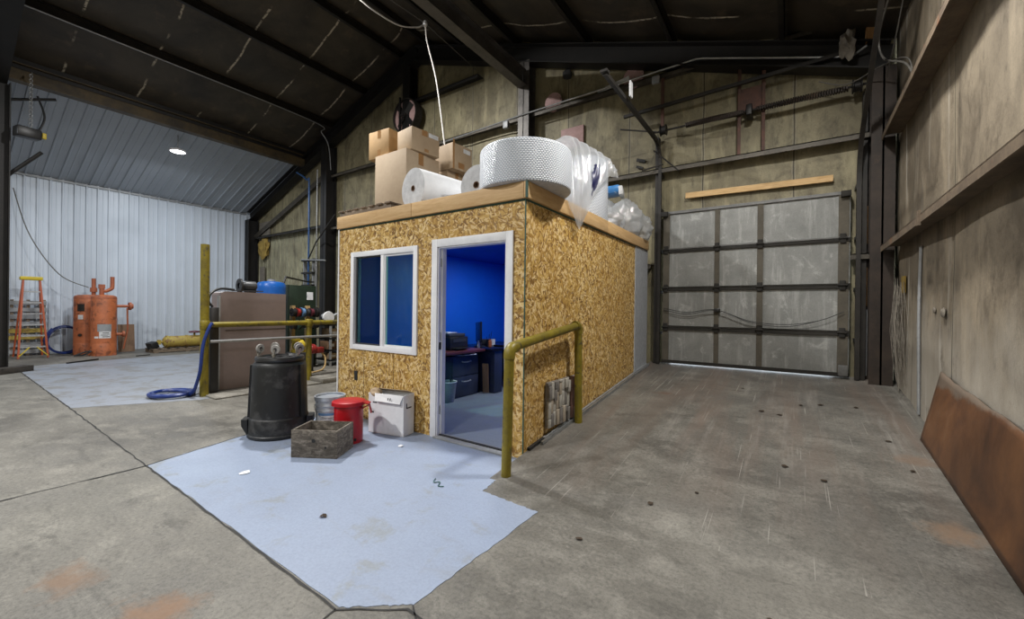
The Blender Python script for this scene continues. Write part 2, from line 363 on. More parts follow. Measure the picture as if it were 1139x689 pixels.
def glass(name, tint, refl):
    t = NT(name)
    fc = t.n('LayerWeight', {'Blend': .5}).outputs['Facing']
    fr = t.math('ADD', t.math('MULTIPLY', t.math('POWER', fc, 5), .9), .045)
    p = t.n('BsdfTransparent', {'Color': (*tint, 1)}).outputs[0]
    g = t.n('BsdfGlossy', {'Color': (refl, refl, refl, 1), 'Roughness': .01}).outputs[0]
    t.surf(t.n('MixShader', {0: fr, 1: p, 2: g}).outputs[0]); return t.m
M['window_glass'] = glass('window_glass', (.66, 1.0, .84), 1)
M['screen_mesh'] = glass('screen_mesh', (.62, .66, .7), .2)

def lamp_lens():
    t = NT('lamp_lens')
    t.surf(t.n('Emission', {'Color': (.92, .96, 1, 1), 'Strength': 22}).outputs[0]); return t.m
M['lamp_lens'] = lamp_lens()

# ------------------------------------------------------------------ mesh helpers
def B(): return bmesh.new()
def box(bm, x0, x1, y0, y1, z0, z1, mi=0, bev=0):
    vs = [bm.verts.new((x, y, z)) for x in (x0, x1) for y in (y0, y1) for z in (z0, z1)]
    fs = []
    for idx in ((0, 1, 3, 2), (4, 6, 7, 5), (0, 4, 5, 1), (2, 3, 7, 6), (0, 2, 6, 4), (1, 5, 7, 3)):
        f = bm.faces.new([vs[i] for i in idx]); f.material_index = mi; fs.append(f)
    if bev:
        es = list({e for f in fs for e in f.edges})
        bmesh.ops.bevel(bm, geom=es, offset=bev, segments=2, affect='EDGES', profile=.5)
    return vs
def obox(bm, c, size, rot=(0, 0, 0), bev=0):
    t = B(); sx, sy, sz = (q / 2 for q in size)
    box(t, -sx, sx, -sy, sy, -sz, sz, 0, bev)
    from mathutils import Euler
    t.transform(Matrix.Translation(c) @ Euler(rot).to_matrix().to_4x4())
    me = bpy.data.meshes.new('tmp'); t.to_mesh(me); t.free(); bm.from_mesh(me); bpy.data.meshes.remove(me)
def bar(bm, a, b, w, h, up=(0, 0, 1)):
    a, b = Vector(a), Vector(b); d = (b - a); L = d.length; d.normalize(); up = Vector(up)
    s = d.cross(up)
    if s.length < 1e-4: s = d.cross(Vector((1, 0, 0)))
    s.normalize(); u = s.cross(d)
    vs = []
    for p in (a, b):
        for i, j in ((-1, -1), (1, -1), (1, 1), (-1, 1)): vs.append(bm.verts.new(p + s * (i * w / 2) + u * (j * h / 2)))
    for q in ((3, 2, 1, 0), (4, 5, 6, 7), (0, 1, 5, 4), (1, 2, 6, 5), (2, 3, 7, 6), (3, 0, 4, 7)): bm.faces.new([vs[i] for i in q])
def tube(bm, pts, r, seg=10, cap=True, closed=False):
    pts = [Vector(p) for p in pts]; n = len(pts); rings = []; prev = None
    for i, p in enumerate(pts):
        if closed: d = (pts[(i + 1) % n] - pts[i - 1])
        else: d = (pts[min(i + 1, n - 1)] - pts[max(i - 1, 0)])
        d.normalize()
        if prev is None:
            a = d.orthogonal().normalized()
        else:
            a = (prev - d * prev.dot(d))
            a = a.normalized() if a.length > 1e-5 else d.orthogonal().normalized()
        prev = a; b = d.cross(a)
        rr = r[i] if hasattr(r, '__len__') else r
        rings.append([bm.verts.new(p + (a * math.cos(2 * PI * k / seg) + b * math.sin(2 * PI * k / seg)) * rr) for k in range(seg)])
    m = n if closed else n - 1
    for i in range(m):
        A, D = rings[i], rings[(i + 1) % n]
        for k in range(seg):
            f = bm.faces.new((A[k], A[(k + 1) % seg], D[(k + 1) % seg], D[k])); f.smooth = True
    if cap and not closed:
        bm.faces.new(rings[0][::-1]); bm.faces.new(rings[-1])
def smooth_path(pts, per=8):
    pts = [Vector(p) for p in pts]; out = []
    for i in range(len(pts) - 1):
        p0 = pts[max(i - 1, 0)]; p1 = pts[i]; p2 = pts[i + 1]; p3 = pts[min(i + 2, len(pts) - 1)]
        for k in range(per):
            t = k / per
            out.append(.5 * ((2 * p1) + (-p0 + p2) * t + (2 * p0 - 5 * p1 + 4 * p2 - p3) * t * t + (-p0 + 3 * p1 - 3 * p2 + p3) * t ** 3))
    out.append(pts[-1]); return out
def lathe(bm, prof, c=(0, 0, 0), seg=32, axis='z', sharp=True):
    rings = []
    for r, z in prof:
        if r < 1e-6:
            rings.append([bm.verts.new((0, 0, z))])
        else:
            rings.append([bm.verts.new((r * math.cos(2 * PI * k / seg), r * math.sin(2 * PI * k / seg), z)) for k in range(seg)])
    new = [v for R in rings for v in R]
    for A, D in zip(rings, rings[1:]):
        for k in range(seg):
            k2 = (k + 1) % seg
            if len(A) == 1 and len(D) == 1: continue
            if len(A) == 1: f = bm.faces.new((A[0], D[k2], D[k]))
            elif len(D) == 1: f = bm.faces.new((A[k], A[k2], D[0]))
            else: f = bm.faces.new((A[k], A[k2], D[k2], D[k]))
            f.smooth = True
    if hasattr(axis, '__len__') and not isinstance(axis, str):
        rot = Vector((0, 0, 1)).rotation_difference(Vector(axis)).to_matrix().to_4x4()
    else:
        rot = {'z': Matrix.Identity(4), 'x': Matrix.Rotation(PI / 2, 4, 'Y'), 'y': Matrix.Rotation(-PI / 2, 4, 'X')}[axis]
    bmesh.ops.transform(bm, matrix=Matrix.Translation(c) @ rot, verts=new)
def poly(bm, pts, thick=None):
    vs = [bm.verts.new(p) for p in pts]; f = bm.faces.new(vs)
    if thick:
        r = bmesh.ops.extrude_face_region(bm, geom=[f])
        bmesh.ops.translate(bm, verts=[v for v in r['geom'] if isinstance(v, bmesh.types.BMVert)], vec=thick)
    return f
ORG = {}
def obj(name, bm, mat, parent=None, origin=None, sharp=.6):
    bmesh.ops.recalc_face_normals(bm, faces=bm.faces)
    me = bpy.data.meshes.new(name); bm.to_mesh(me); bm.free()
    o = bpy.data.objects.new(name, me); C.objects.link(o)
    mats = mat if isinstance(mat, (list, tuple)) else [mat]
    for m in mats: me.materials.append(M[m] if isinstance(m, str) else m)
    org = Vector((0, 0, 0))
    if parent is not None:
        org = ORG[parent.name]; o.parent = parent
    elif origin is not None:
        org = Vector(origin); o.location = org
    ORG[o.name] = org
    me.transform(Matrix.Translation(-org))
    if sharp:
        try: me.set_sharp_from_angle(angle=sharp)
        except Exception: pass
    return o
def thing(name, label, cat, loc=(0, 0, 0), group=None):
    o = bpy.data.objects.new(name, None); C.objects.link(o); o.location = loc; o.empty_display_size = .1
    o['label'] = label; o['category'] = cat
    if group: o['group'] = group
    ORG[o.name] = Vector(loc); return o
def tag(o, label, cat, group=None):
    o['label'] = label; o['category'] = cat
    if group: o['group'] = group
    return o
def struct(name, bm, mat, parent=None):
    o = obj(name, bm, mat, parent)
    if parent is None: o['kind'] = 'structure'
    return o
def dup(root, loc, rotz=0, label=None, group=None):
    r = root.copy(); C.objects.link(r); r.location = loc; r.rotation_euler = (0, 0, rotz)
    if label: r['label'] = label
    if group: r['group'] = group
    for ch in list(root.children):
        c = ch.copy(); C.objects.link(c); c.parent = r
        for g in ch.children:
            d = g.copy(); C.objects.link(d); d.parent = c
    return r

# ------------------------------------------------------------------ dimensions
XL, XR, YG, YB = -17.0, 1.15, 7.4, -6.5
XRIDGE, ZR, SL = -7.88, 8.03, .345
def RZ(x): return ZR - SL * abs(x - XRIDGE)          # underside of the purlins
def ramp_z(y): return max(0.0, .1068 * (y - 2.65))

# ------------------------------------------------------------------ floor, ramp, paint
bm = B(); box(bm, XL - .2, XR + .3, YB, YG + .3, -.3, 0); struct('floor', bm, 'concrete_floor')
bm = B()
ys = [2.62 + i * (YG + .3 - 2.62) / 40 for i in range(41)]
xs = [-2.03 + i * (XR + .3 + 2.03) / 20 for i in range(21)]
gr = [[bm.verts.new((x, y, ramp_z(y) + .002 * noise.noise((x * 1.5, y * 1.5, 0)) - (.006 if y < 2.66 else 0))) for x in xs] for y in ys]
for i in range(40):
    for k in range(20):
        f = bm.faces.new((gr[i][k], gr[i][k + 1], gr[i + 1][k + 1], gr[i + 1][k])); f.smooth = True
struct('floor_ramp', bm, 'concrete_ramp')
def jag(pts, n=22, amp=.006):
    out = []
    for a, b in zip(pts, pts[1:] + pts[:1]):
        for k in range(n):
            t = k / n; x = a[0] + (b[0] - a[0]) * t; y = a[1] + (b[1] - a[1]) * t
            q = amp if k else 0
            out.append((x + q * random.uniform(-1, 1), y + q * random.uniform(-1, 1)))
    return out
def slab(name, pts, z, mat):
    bm = B(); poly(bm, [(x, y, 0) for x, y in jag(pts)], (0, 0, z))
    struct(name, bm, mat)
slab('floor_paint', [(-4.62, 1.17), (-1.72, 1.13), (-1.45, 1.34), (-1.42, 2.44), (-1.93, 2.47), (-1.98, 2.75), (-2.06, 3.215), (-4.98, 3.215), (-4.84, 1.98)], .003, 'floor_paint')
slab('floor_paint_far', [(-12.74, 1.28), (-7.95, 1.22), (-7.2, 2.45), (-7.6, 4.9), (-14.3, 5.6), (-14.2, 3.3), (-13.9, 1.4)], .003, 'far_floor_paint')
slab('floor_office', [(-4.9, 3.24), (-2.1, 3.24), (-2.1, 7.0), (-4.9, 7.0)], .006, 'office_floor_paint')
# saw-cut joints and cracks in the slab
def crack(name, pts, w=.012, z=.0045, step=.1):
    bm = B(); L = []
    for a, b in zip(pts, pts[1:]):
        a, b = Vector(a), Vector(b); n = max(2, int((b - a).length / step)); d = (b - a).normalized(); s = Vector((-d.y, d.x))
        for k in range(n):
            p = a + (b - a) * (k / n); L.append((p + s * random.uniform(-.006, .006), s))
    L.append((Vector(pts[-1]), s))
    vs = []
    for p, s in L:
        ww = w * random.uniform(.5, 1.3)
        vs.append((bm.verts.new((*(p + s * ww / 2), z)), bm.verts.new((*(p - s * ww / 2), z))))
    for (a, b), (c, d) in zip(vs, vs[1:]): bm.faces.new((a, b, d, c))
    struct(name, bm, 'seal_dark')
crack('floor_joint', [(-13.0, 1.27), (-7.95, 1.21), (-4.6, 1.16), (-1.72, 1.115), (-1.45, 1.3), (-1.1, 1.28)], .013)
crack('floor_joint_cross', [(-4.62, -3), (-4.59, .36), (-4.6, 1.16), (-4.84, 1.98), (-4.9, 2.4)], .016)
crack('floor_joint_left', [(-1.72, 1.115), (-1.7, 1.0), (-1.66, -2)], .011)
crack('floor_joint_right', [(-1.45, 1.33), (-1.25, 1.2), (-1.1, 1.0)], .008)
bm = B(); box(bm, -9.6, -6.98, 4.2, 7.3, 0, .09, 0, .012); struct('floor_curb', bm, 'concrete_curb')
bm = B(); box(bm, -7.7, -7.02, 2.55, 4.2, 0, .025, 0, .008); struct('floor_curb_low', bm, 'concrete_curb')

# ------------------------------------------------------------------ shell
# ribbed steel liner of the left wall
def ribs(a, b, period, rib=.03, h=.045):
    out = []; y = a
    while y < b:
        out += [(y, 0), (y + period * .33, 0), (y + period * .35, h * .25), (y + period * .40, h * .25), (y + period * .42, 0),
                (y + period - rib * 1.7, 0), (y + period - rib * 1.25, h), (y + period - rib * .45, h)]
        y += period
    out.append((b, 0)); return out
bm = B()
col = [(bm.verts.new((XL + d, y, 0)), bm.verts.new((XL + d, y, RZ(XL) + .27))) for y, d in ribs(YB, YG, .235)]
for (a, b), (c, d) in zip(col, col[1:]): bm.faces.new((a, c, d, b))
struct('wall_left', bm, 'white_liner')
bm = B()
XB = -13.12
pr_ = ribs(YB, YG - .28, .305)
rows = [[bm.verts.new((x, y, RZ(x) - d * .8)) for y, d in pr_] for x in (XL, -15.6, -14.3, XB)]
for r0, r1 in zip(rows, rows[1:]):
    for k in range(len(pr_) - 1): bm.faces.new((r0[k], r0[k + 1], r1[k + 1], r1[k]))
struct('ceiling_left', bm, 'white_ceiling')
bm = B()
box(bm, XL + .005, XL + .05, YB, YG - .3, RZ(XL) - .06, RZ(XL) - .0); struct('trim_1', bm, 'grey_paint')
# sagging dark blanket under the roof, purlin to purlin
PURL = [-11.5, -9.92, -8.42, -7.4, -6.3, -4.85, -3.2, -1.65, -.1]
stops = [XB - .05] + PURL[:3] + [XRIDGE] + PURL[4:] + [XR + .15]
def ceil_mesh(st):
    bm = B(); nx = 8; ny = 44; prev = None
    for i, (a, b) in enumerate(zip(st, st[1:])):
        for k in range(nx + (1 if i == len(st) - 2 else 0)):
            t = k / nx; x = a + (b - a) * t
            row = []
            for j in range(ny + 1):
                y = YB + (YG - YB) * j / ny
                s = .07 * math.sin(PI * t) * (1 + .6 * noise.noise((x, y * .8, 3))) + .02 * noise.noise((x * 2, y * 2, 1)) * math.sin(PI * t)
                row.append(bm.verts.new((x, y, RZ(x) + .2 - s)))
            if prev:
                for j in range(ny):
                    f = bm.faces.new((prev[j], prev[j + 1], row[j + 1], row[j])); f.smooth = True
            prev = row
    return bm
k = stops.index(XRIDGE)
struct('ceiling_main', ceil_mesh(stops[:k + 1]), 'roof_blanket')
struct('ceiling_right', ceil_mesh(stops[k:]), 'roof_blanket')
bm = B(); poly(bm, [(XB + .02, YB, RZ(XB) - .02), (XB + .02, YG, RZ(XB) - .02), (XB + .02, YG, RZ(XB) + .24), (XB + .02, YB, RZ(XB) + .24)], (.01, 0, 0)); struct('trim_2', bm, 'steel_black')
for nm, a, b in (('ceiling_shell_left', XL - .5, XRIDGE), ('ceiling_shell_right', XRIDGE, XR + .6)):
    bm = B(); poly(bm, [(a, YB - .3, RZ(a) + .235), (b, YB - .3, RZ(b) + .235), (b, YG + .35, RZ(b) + .235), (a, YG + .35, RZ(a) + .235)], (0, 0, .06)); struct(nm, bm, 'roof_blanket')
# gable wall: quilted blanket strips with a hole for the garage door
def gable(x0, x1, zlo, zhi_f, period, off, mat, name, y=YG, puff=.03, hole=None):
    bm = B(); n = max(2, int((x1 - x0) / .105)); cols = []
    for i in range(n + 1):
        x = x0 + (x1 - x0) * i / n
        fr = ((x - off) / period) % 1.0
        dy = puff * (1 - math.sin(PI * fr) ** .35) if puff else 0
        zt = zhi_f(x); m = 22
        cols.append([(x, y + dy + .006 * noise.noise((x * 2, 0, k * .5)), zlo + (zt - zlo) * k / m) for k in range(m + 1)])
    V = [[bm.verts.new(p) for p in c] for c in cols]
    for c0, c1 in zip(V, V[1:]):
        for k in range(len(c0) - 1):
            cx_ = (c0[k].co.x + c1[k].co.x) / 2; cz_ = (c0[k].co.z + c0[k + 1].co.z) / 2
            if hole and hole[0] < cx_ < hole[1] and cz_ < hole[2]: continue
            f = bm.faces.new((c0[k], c1[k], c1[k + 1], c0[k + 1])); f.smooth = True
    loose = [v for v in bm.verts if not v.link_faces]
    bmesh.ops.delete(bm, geom=loose, context='VERTS')
    return struct(name, bm, mat)
gable(-11.6, XR + .3, 0, lambda x: RZ(x) + .27, 1.25, -2.47, 'gable_blanket', 'wall_back', hole=(-1.68, .52, 2.6))
gable(XL - .1, -11.55, 3.95, lambda x: RZ(x) + .27, 1.25, -2.47, 'gable_blanket', 'wall_back_upper')
bm = B()
pr2 = ribs(XL - .1, -11.55, .3, .04, .03)
col = [(bm.verts.new((x, YG - d, 0)), bm.verts.new((x, YG - d, 3.97))) for x, d in pr2]
for (a, b), (c, d) in zip(col, col[1:]): bm.faces.new((a, b, d, c))
struct('wall_back_low', bm, 'gable_low_sheet')
# right wall, slightly out of square, pillowed blanket
def xr(y): return XR - .016 * (7.3 - y)
bm = B(); n = 130; V = []
for i in range(n + 1):
    y = YB + (YG - YB) * i / n
    row = []
    for k in range(31):
        z = (RZ(XR) + .27) * k / 30
        fr = ((y + .35 + .75) / 1.5) % 1.0
        d = .03 * (1 - math.sin(PI * fr) ** .35) + .012 * noise.noise((y * .9, z * .9, 5)) + .004 * noise.noise((y * 5, z * 2, 2))
        row.append(bm.verts.new((xr(y) + d, y, z)))
    V.append(row)
for a, b in zip(V, V[1:]):
    for k in range(30):
        f = bm.faces.new((a[k], a[k + 1], b[k + 1], b[k])); f.smooth = True
struct('wall_right', bm, 'side_blanket')
bm = B(); poly(bm, [(XL - .1, YB, 0), (XR + .3, YB, 0), (XR + .3, YB, RZ(XR) + .27), (XRIDGE, YB, ZR + .3), (XL - .1, YB, RZ(XL) + .27)], (0, -.1, 0)); struct('wall_front', bm, 'gable_blanket')

# purlins (C sections), rafters, beams, columns, girts
def csec(bm, x, y0, y1, z0, h=.2, w=.065):
    box(bm, x - .006, x + .006, y0, y1, z0, z0 + h)
    box(bm, x - w, x + .006, y0, y1, z0, z0 + .012)
    box(bm, x - w, x + .006, y0, y1, z0 + h - .012, z0 + h)
for x in PURL:
    bm = B(); csec(bm, x, YB, YG - .02, RZ(x), .19, .07 if x > XRIDGE else -.07); struct('purlin', bm, 'steel_dark')
def isec(bm, a, b, depth, width, tw=.02, tf=.02, up=(0, 0, 1)):
    a, b = Vector(a), Vector(b); u = Vector(up)
    bar(bm, a, b, tw, depth, up); bar(bm, a + u * (depth / 2), b + u * (depth / 2), width, tf, up); bar(bm, a - u * (depth / 2), b - u * (depth / 2), width, tf, up)
for name, y in (('rafter_gable', YG - .2), ('rafter_frame', .95)):
    for a, b in ((XL + .15, XRIDGE), (XRIDGE, XR - .1)):
        bm = B(); isec(bm, (a, y, RZ(a) - .2), (b, y, RZ(b) - .2), .36, .26); struct(name, bm, 'steel_black')
bm = B(); isec(bm, (XB, YB, RZ(XB) - .1), (XB, YG - .15, RZ(XB) - .1), .34, .2); struct('beam_side_bay', bm, 'beam_ochre')
bm = B(); isec(bm, (-4.6, YB, 6.14), (-4.6, YG - .35, 6.14), .3, .2); struct('beam_runway', bm, 'beam_grey')
def column(name, x, y, z1, w=.26, d=.3, mat='steel_dark', z0=0):
    bm = B(); box(bm, x - w / 2, x + w / 2, y - d / 2, y - d / 2 + .02, z0, z1); box(bm, x - w / 2, x + w / 2, y + d / 2 - .02, y + d / 2, z0, z1)
    box(bm, x - .01, x + .01, y - d / 2, y + d / 2, z0, z1)
    if z0 < .6: box(bm, x - w / 2 - .03, x + w / 2 + .03, y - d / 2 - .03, y + d / 2 + .03, z0, z0 + .02)
    return struct(name, bm, mat)
column('column_gable', -4.58, YG - .2, RZ(-4.58) - .38, .26, .26, 'beam_grey')
column('column_gable', -8.15, YG - .2, RZ(-8.15) - .38, .26, .26, 'steel_black')
column('column_gable', -11.75, YG - .2, RZ(-11.75) - .38, .3, .34, 'steel_black')
column('column_corner', .98, YG - .2, RZ(.98) - .38, .24, .3, 'steel_brown')
column('column_corner', -16.72, YG - .22, RZ(-16.7) - .38, .3, .34, 'steel_black')
column('column_frame', -13.15, .95, RZ(-13.15) - .38, .3, .34, 'steel_black')
column('column_frame', -16.75, .95, RZ(-16.75) - .38, .26, .3, 'steel_black')
column('column_frame', XR - .16, .95 - 4.2, RZ(.9) - .38, .24, .3, 'steel_brown')
def girt_x(x0, x1, z, mat='girt_steel', depth=.19):
    bm = B(); box(bm, x0, x1, YG - .02 - depth, YG - .0, z - .007, z + .007); box(bm, x0, x1, YG - .02 - depth, YG - depth - .006, z - .07, z + .007)
    struct('girt_gable', bm, mat)
girt_x(-11.6, -8.3, 5.42); girt_x(-8.0, -4.72, 5.45); girt_x(-4.44, XR - .05, 5.45)
girt_x(-8.0, -5.9, 6.72, 'steel_black')
girt_x(-4.44, .86, 3.83); girt_x(-11.6, -4.72, 3.83); girt_x(-16.5, -11.9, 3.95, 'steel_dark')
girt_x(-4.44, -2.0, 2.2); girt_x(.68, .88, 2.2)
def girt_y(z, y0, y1, depth=.19, hh=.075):
    bm = B()
    def q(y, dx): return xr(y) - dx
    for (d0, d1, z0, z1) in ((-.06, depth, z + hh - .012, z + hh), (depth - .012, depth, z, z + hh)):
        vs = [bm.verts.new((q(y, d), y, zz)) for y in (y0, y1) for d in (d0, d1) for zz in (z0, z1)]
        for idx in ((0, 1, 3, 2), (4, 6, 7, 5), (0, 4, 5, 1), (2, 3, 7, 6), (0, 2, 6, 4), (1, 5, 7, 3)): bm.faces.new([vs[i] for i in idx])
    o = struct('girt_side', bm, 'girt_rust'); return o
girt_y(2.19, YB, 7.0); girt_y(3.62, YB, 7.0)
bm = B(); obox(bm, (xr(5.1) - .2, 4.9, 2.23), (.02, .05, .13)); struct('girt_clip', bm, 'girt_rust')
# diagonal brace and bits high on the far gable
bm = B(); bar(bm, (-16.7, YG - .12, 3.98), (-12.0, YG - .12, 5.55), .02, .17); struct('brace_diagonal', bm, 'girt_steel')

# ------------------------------------------------------------------ garage door
dx0, dx1 = -1.8, .68
dz = [ramp_z(7.25) + .03, 1.135, 1.79, 2.44, 3.09]
dy = YG - .14
door = bpy.data.objects.new('door_1', None); C.objects.link(door); door['kind'] = 'structure'; ORG['door_1'] = Vector((0, 0, 0))
xc = [dx0, dx0 + .83, dx0 + 1.42, dx1]
for k in range(4):
    z0, z1 = dz[k], dz[k + 1]
    bm = B(); box(bm, dx0, dx1, dy, dy + .045, z0, z1); sec = obj('section', bm, 'door_skin', door)
    bm = B()
    for x0, x1 in ((dx0, dx0 + .10), (xc[1] - .035, xc[1] + .035), (xc[2] - .04, xc[2] + .04), (dx1 - .13, dx1 - .015)):
        box(bm, x0, x1, dy - .02, dy, z0 + .02, z1 - .02)
    obj('stile', bm, 'door_stile', sec)
    bm = B()
    box(bm, dx0, dx1, dy - .03, dy, z1 - .05, z1 - .008); 
    if k == 0: box(bm, dx0, dx1, dy - .035, dy, z0, z0 + .05)
    else: box(bm, dx0, dx1, dy - .022, dy, z0, z0 + .02)
    obj('rail', bm, 'door_rail' if k < 3 else 'grey_dirty', sec)
    if k < 3:
        for x in (dx0 + .05, xc[1], xc[2], dx1 - .08):
            bm = B(); box(bm, x - .035, x + .035, dy - .045, dy - .02, z1 - .075, z1 + .06, 0, .008)
            tube(bm, [(x - .05, dy - .05, z1 - .004), (x + .05, dy - .05, z1 - .004)], .014, 8)
            obj('hinge', bm, 'door_rail', sec)
bm = B()
for x in (dx0 + .02, dx1 - .06): box(bm, x - .05, x + .06, dy - .09, dy - .02, 3.0, 3.08, 0, .006); 
obj('top_bracket', bm, 'door_rail', door)
bm = B(); box(bm, dx0, dx1, dy + .005, dy + .035, dz[0] - .006, dz[0] + .01)
obj('bottom_seal', bm, 'seal_dark', door)
bm = B(); box(bm, dx1 - .12, dx1 - .01, dy - .07, dy - .02, dz[0] + .01, dz[0] + .16, 0, .01); obj('lift_bracket', bm, 'grey_dirty', door)
bm = B()
zl = 1.42
box(bm, xc[1] - .03, xc[1] + .06, dy - .07, dy - .02, zl - .03, zl + .03, 0, .01)
obj('lock_handle', bm, 'black_plastic', door)
for off in (0, .03):
    bm = B()
    tube(bm, smooth_path([(dx0 + .03, dy - .06, zl - .0 + off), (-1.4, dy - .065, zl - .07 + off), (xc[1], dy - .07, zl + off * .3), (-.5, dy - .065, zl - .16 - off * .6), (-.05, dy - .065, zl - .2 - off), (.35, dy - .065, zl - .13), (dx1 - .06, dy - .06, zl + .0)], 8), .005, 5)
    obj('lock_cable', bm, 'seal_dark', door)
# bright daylight outside the door (ground strip), seen through the gap
bm = B(); poly(bm, [(-2.2, YG + .3, .48), (1.2, YG + .3, .48), (1.2, YG + 3, .48), (-2.2, YG + 3, .48)]); struct('ground_outside', bm, 'paper')

# vertical tracks, curved, running back under the roof
def track(name, pts, label, r=.03):
    t = thing(name, label, 'track', tuple(pts[0]))
    bm = B(); P = [Vector(p) for p in pts]
    for a, b in zip(P, P[1:]):
        bar(bm, a, b, .05, .05, (1, 0, 0))
    obj('rail', bm, 'steel_dark', t); return t
def arc_pts(x, y0, z0, y1, z1, R=.35):
    # from a vertical run at y0 up to a sloped run toward (y1, z1)
    out = []; d = Vector((0, y1 - y0, z1 - z0)).normalized(); corner = Vector((x, y0, z0))
    a = corner - Vector((0, 0, R)); b = corner + d * R
    for k in range(9):
        t = k / 8; out.append(tuple((1 - t) ** 2 * a + 2 * t * (1 - t) * corner + t * t * b))
    return out
lx, rx = -1.86, .76
tl = track('door_track', [(lx, dy - .05, ramp_z(dy))] + arc_pts(lx, dy - .05, 4.24, 4.66, 4.24, .4) + [(lx, 4.66, 4.24)], 'left dark steel garage door track bending out from the wall above the bagged plastic')
tr = track('door_track', [(rx, dy - .05, ramp_z(dy))] + arc_pts(rx, dy - .05, 3.6, 4.9, 5.2, .4) + [(rx, 4.9, 5.2)], 'right dark steel garage door track climbing to the roof beside the corner column')
for t, x, s in ((tl, lx, 1), (tr, rx, -1)):
    for z in (1.0, 1.7, 2.4, 3.1, 3.7):
        if t is tr and z > 3.2: continue
        bm = B(); box(bm, x - .03, x + .03, dy - .04, YG - .02, z, z + .05); obj('bracket', bm, 'steel_black', t)
    bm = B(); box(bm, x - .09 if s > 0 else x + .035, x - .035 if s > 0 else x + .09, dy - .02, dy + .1, ramp_z(dy), 4.4); obj('jamb_angle', bm, 'steel_dark', t)
bm = B(); bar(bm, (lx, 4.66, 4.24), (lx, 4.66, 4.27), .09, .09, (0, 1, 0)); obj('hanger', bm, 'steel_dark', tl)
bm = B(); obox(bm, (lx + .09, 5.35, 4.33), (.02, .09, .2)); obj('hanger_plate', bm, 'label_white', tl)
for a_, b_ in (((lx - .5, 6.6, 4.4), (lx + .02, 6.9, 4.35)), ((lx - .1, 7.15, 4.15), (lx + .3, 7.2, 3.75)), ((lx - .28, 7.1, 3.82), (lx + .05, 7.2, 3.9))):
    bm = B(); tube(bm, [a_, b_], .013, 6); obj('stay_rod', bm, 'steel_dark', tl)

# torsion shaft above the door
ts = thing('torsion_shaft', 'rusty torsion spring shaft running across the wall high above the garage door', 'spring shaft', (-.54, 7.18, 4.46))
bm = B(); tube(bm, [(-1.95, 7.15, 4.45), (.9, 7.15, 4.47)], .016, 10); obj('shaft', bm, 'steel_dark', ts)
for a, b in ((-1.45, -.62), (-.44, .62)):
    bm = B(); n = 180
    tube(bm, [(a + (b - a) * i / n, 7.15 + .036 * math.cos(i * 1.25), 4.46 + .036 * math.sin(i * 1.25)) for i in range(n + 1)], .013, 5)
    obj('spring', bm, 'steel_brown', ts)
for x in (-1.8, .72):
    bm = B(); lathe(bm, [(.02, -.05), (.09, -.05), (.09, -.04), (.07, -.03), (.07, .03), (.09, .04), (.09, .05), (.02, .05)], (x, 7.15, 4.46), 20, 'x'); obj('cable_drum', bm, 'steel_black', ts)
bm = B(); box(bm, -.58, -.5, 7.08, 7.34, 4.38, 4.54, 0, .01); obj('center_bearing', bm, 'steel_black', ts)
ba = thing('spring_anchor', 'pair of rust red angle bars with a plate behind the torsion shaft', 'anchor bracket', (-.54, 7.25, 3.83))
for x in (-.68, -.36):
    bm = B(); box(bm, x - .025, x + .025, 7.2, 7.21, 3.84, 5.35); box(bm, x - .025, x - .02, 7.2, 7.25, 3.84, 5.35); obj('angle_bar', bm, 'rust_red', ba)
bm = B(); box(bm, -.70, -.34, 7.21, 7.23, 4.5, 4.84); obj('plate', bm, 'rust_red', ba)
bm = B(); box(bm, -1.86, -1.81, 7.2, 7.23, 4.5, 5.4); tag(obj('hanger_bar', bm, 'rust_red', origin=(-1.84, 7.2, 4.5)), 'single rust red vertical bar above the left door track', 'steel bar')
bm = B(); bar(bm, (-2.47, 7.1, 4.83), (.62, 7.1, 4.93), .05, .05); tag(obj('cross_bar', bm, 'steel_dark', origin=(-.9, 7.1, 4.85)), 'long dark steel bar crossing the gable just over the torsion shaft', 'steel bar')
# timber plank and jamb blocks
bm = B(); bar(bm, (-1.47, 7.34, 3.345), (.49, 7.34, 3.31), .04, .09); tag(obj('timber_plank', bm, 'plank_wood', origin=(-.5, 7.34, 3.33)), 'pale pine plank fixed to the wall just above the garage door', 'plank')
for z0, z1, lb in ((1.5, 2.02, 'lower reddish timber block fixed beside right garage door track'), (2.34, 2.86, 'upper reddish timber block fixed beside right garage door track')):
    bm = B(); box(bm, .815, .865, 7.28, YG - .03, z0, z1, 0, .004); tag(obj('timber_block', bm, 'jamb_wood', origin=(.84, 7.3, z0)), lb, 'timber block')
bm = B(); box(bm, .8, .9, 7.1, 7.2, 5.0, 5.28, 0, .004); tag(obj('timber_block', bm, 'jamb_wood', origin=(.85, 7.15, 5.0)), 'reddish timber block wedged under the roof in right corner', 'timber block')
bm = B(); box(bm, .8, .875, 7.3, YG - .03, .55, 1.45, 0, .004); tag(obj('jamb_board', bm, 'grey_paint', origin=(.84, 7.3, .5)), 'weathered grey board at the foot of the right door jamb', 'board')
# crumpled plastic wedged at top of track
bm = B(); bmesh.ops.create_icosphere(bm, subdivisions=3, radius=.14)
for v in bm.verts:
    v.co *= 1 + .9 * noise.noise(v.co * 11); v.co.z *= 1.2; v.co.x *= .6; v.co.y *= .5
    v.co += Vector((.62, 7.0, 4.98))
tag(obj('insulation_scrap', bm, 'net_fibre', origin=(.62, 7, 4.85)), 'torn pale insulation scrap hanging at top of right door track', 'scrap')

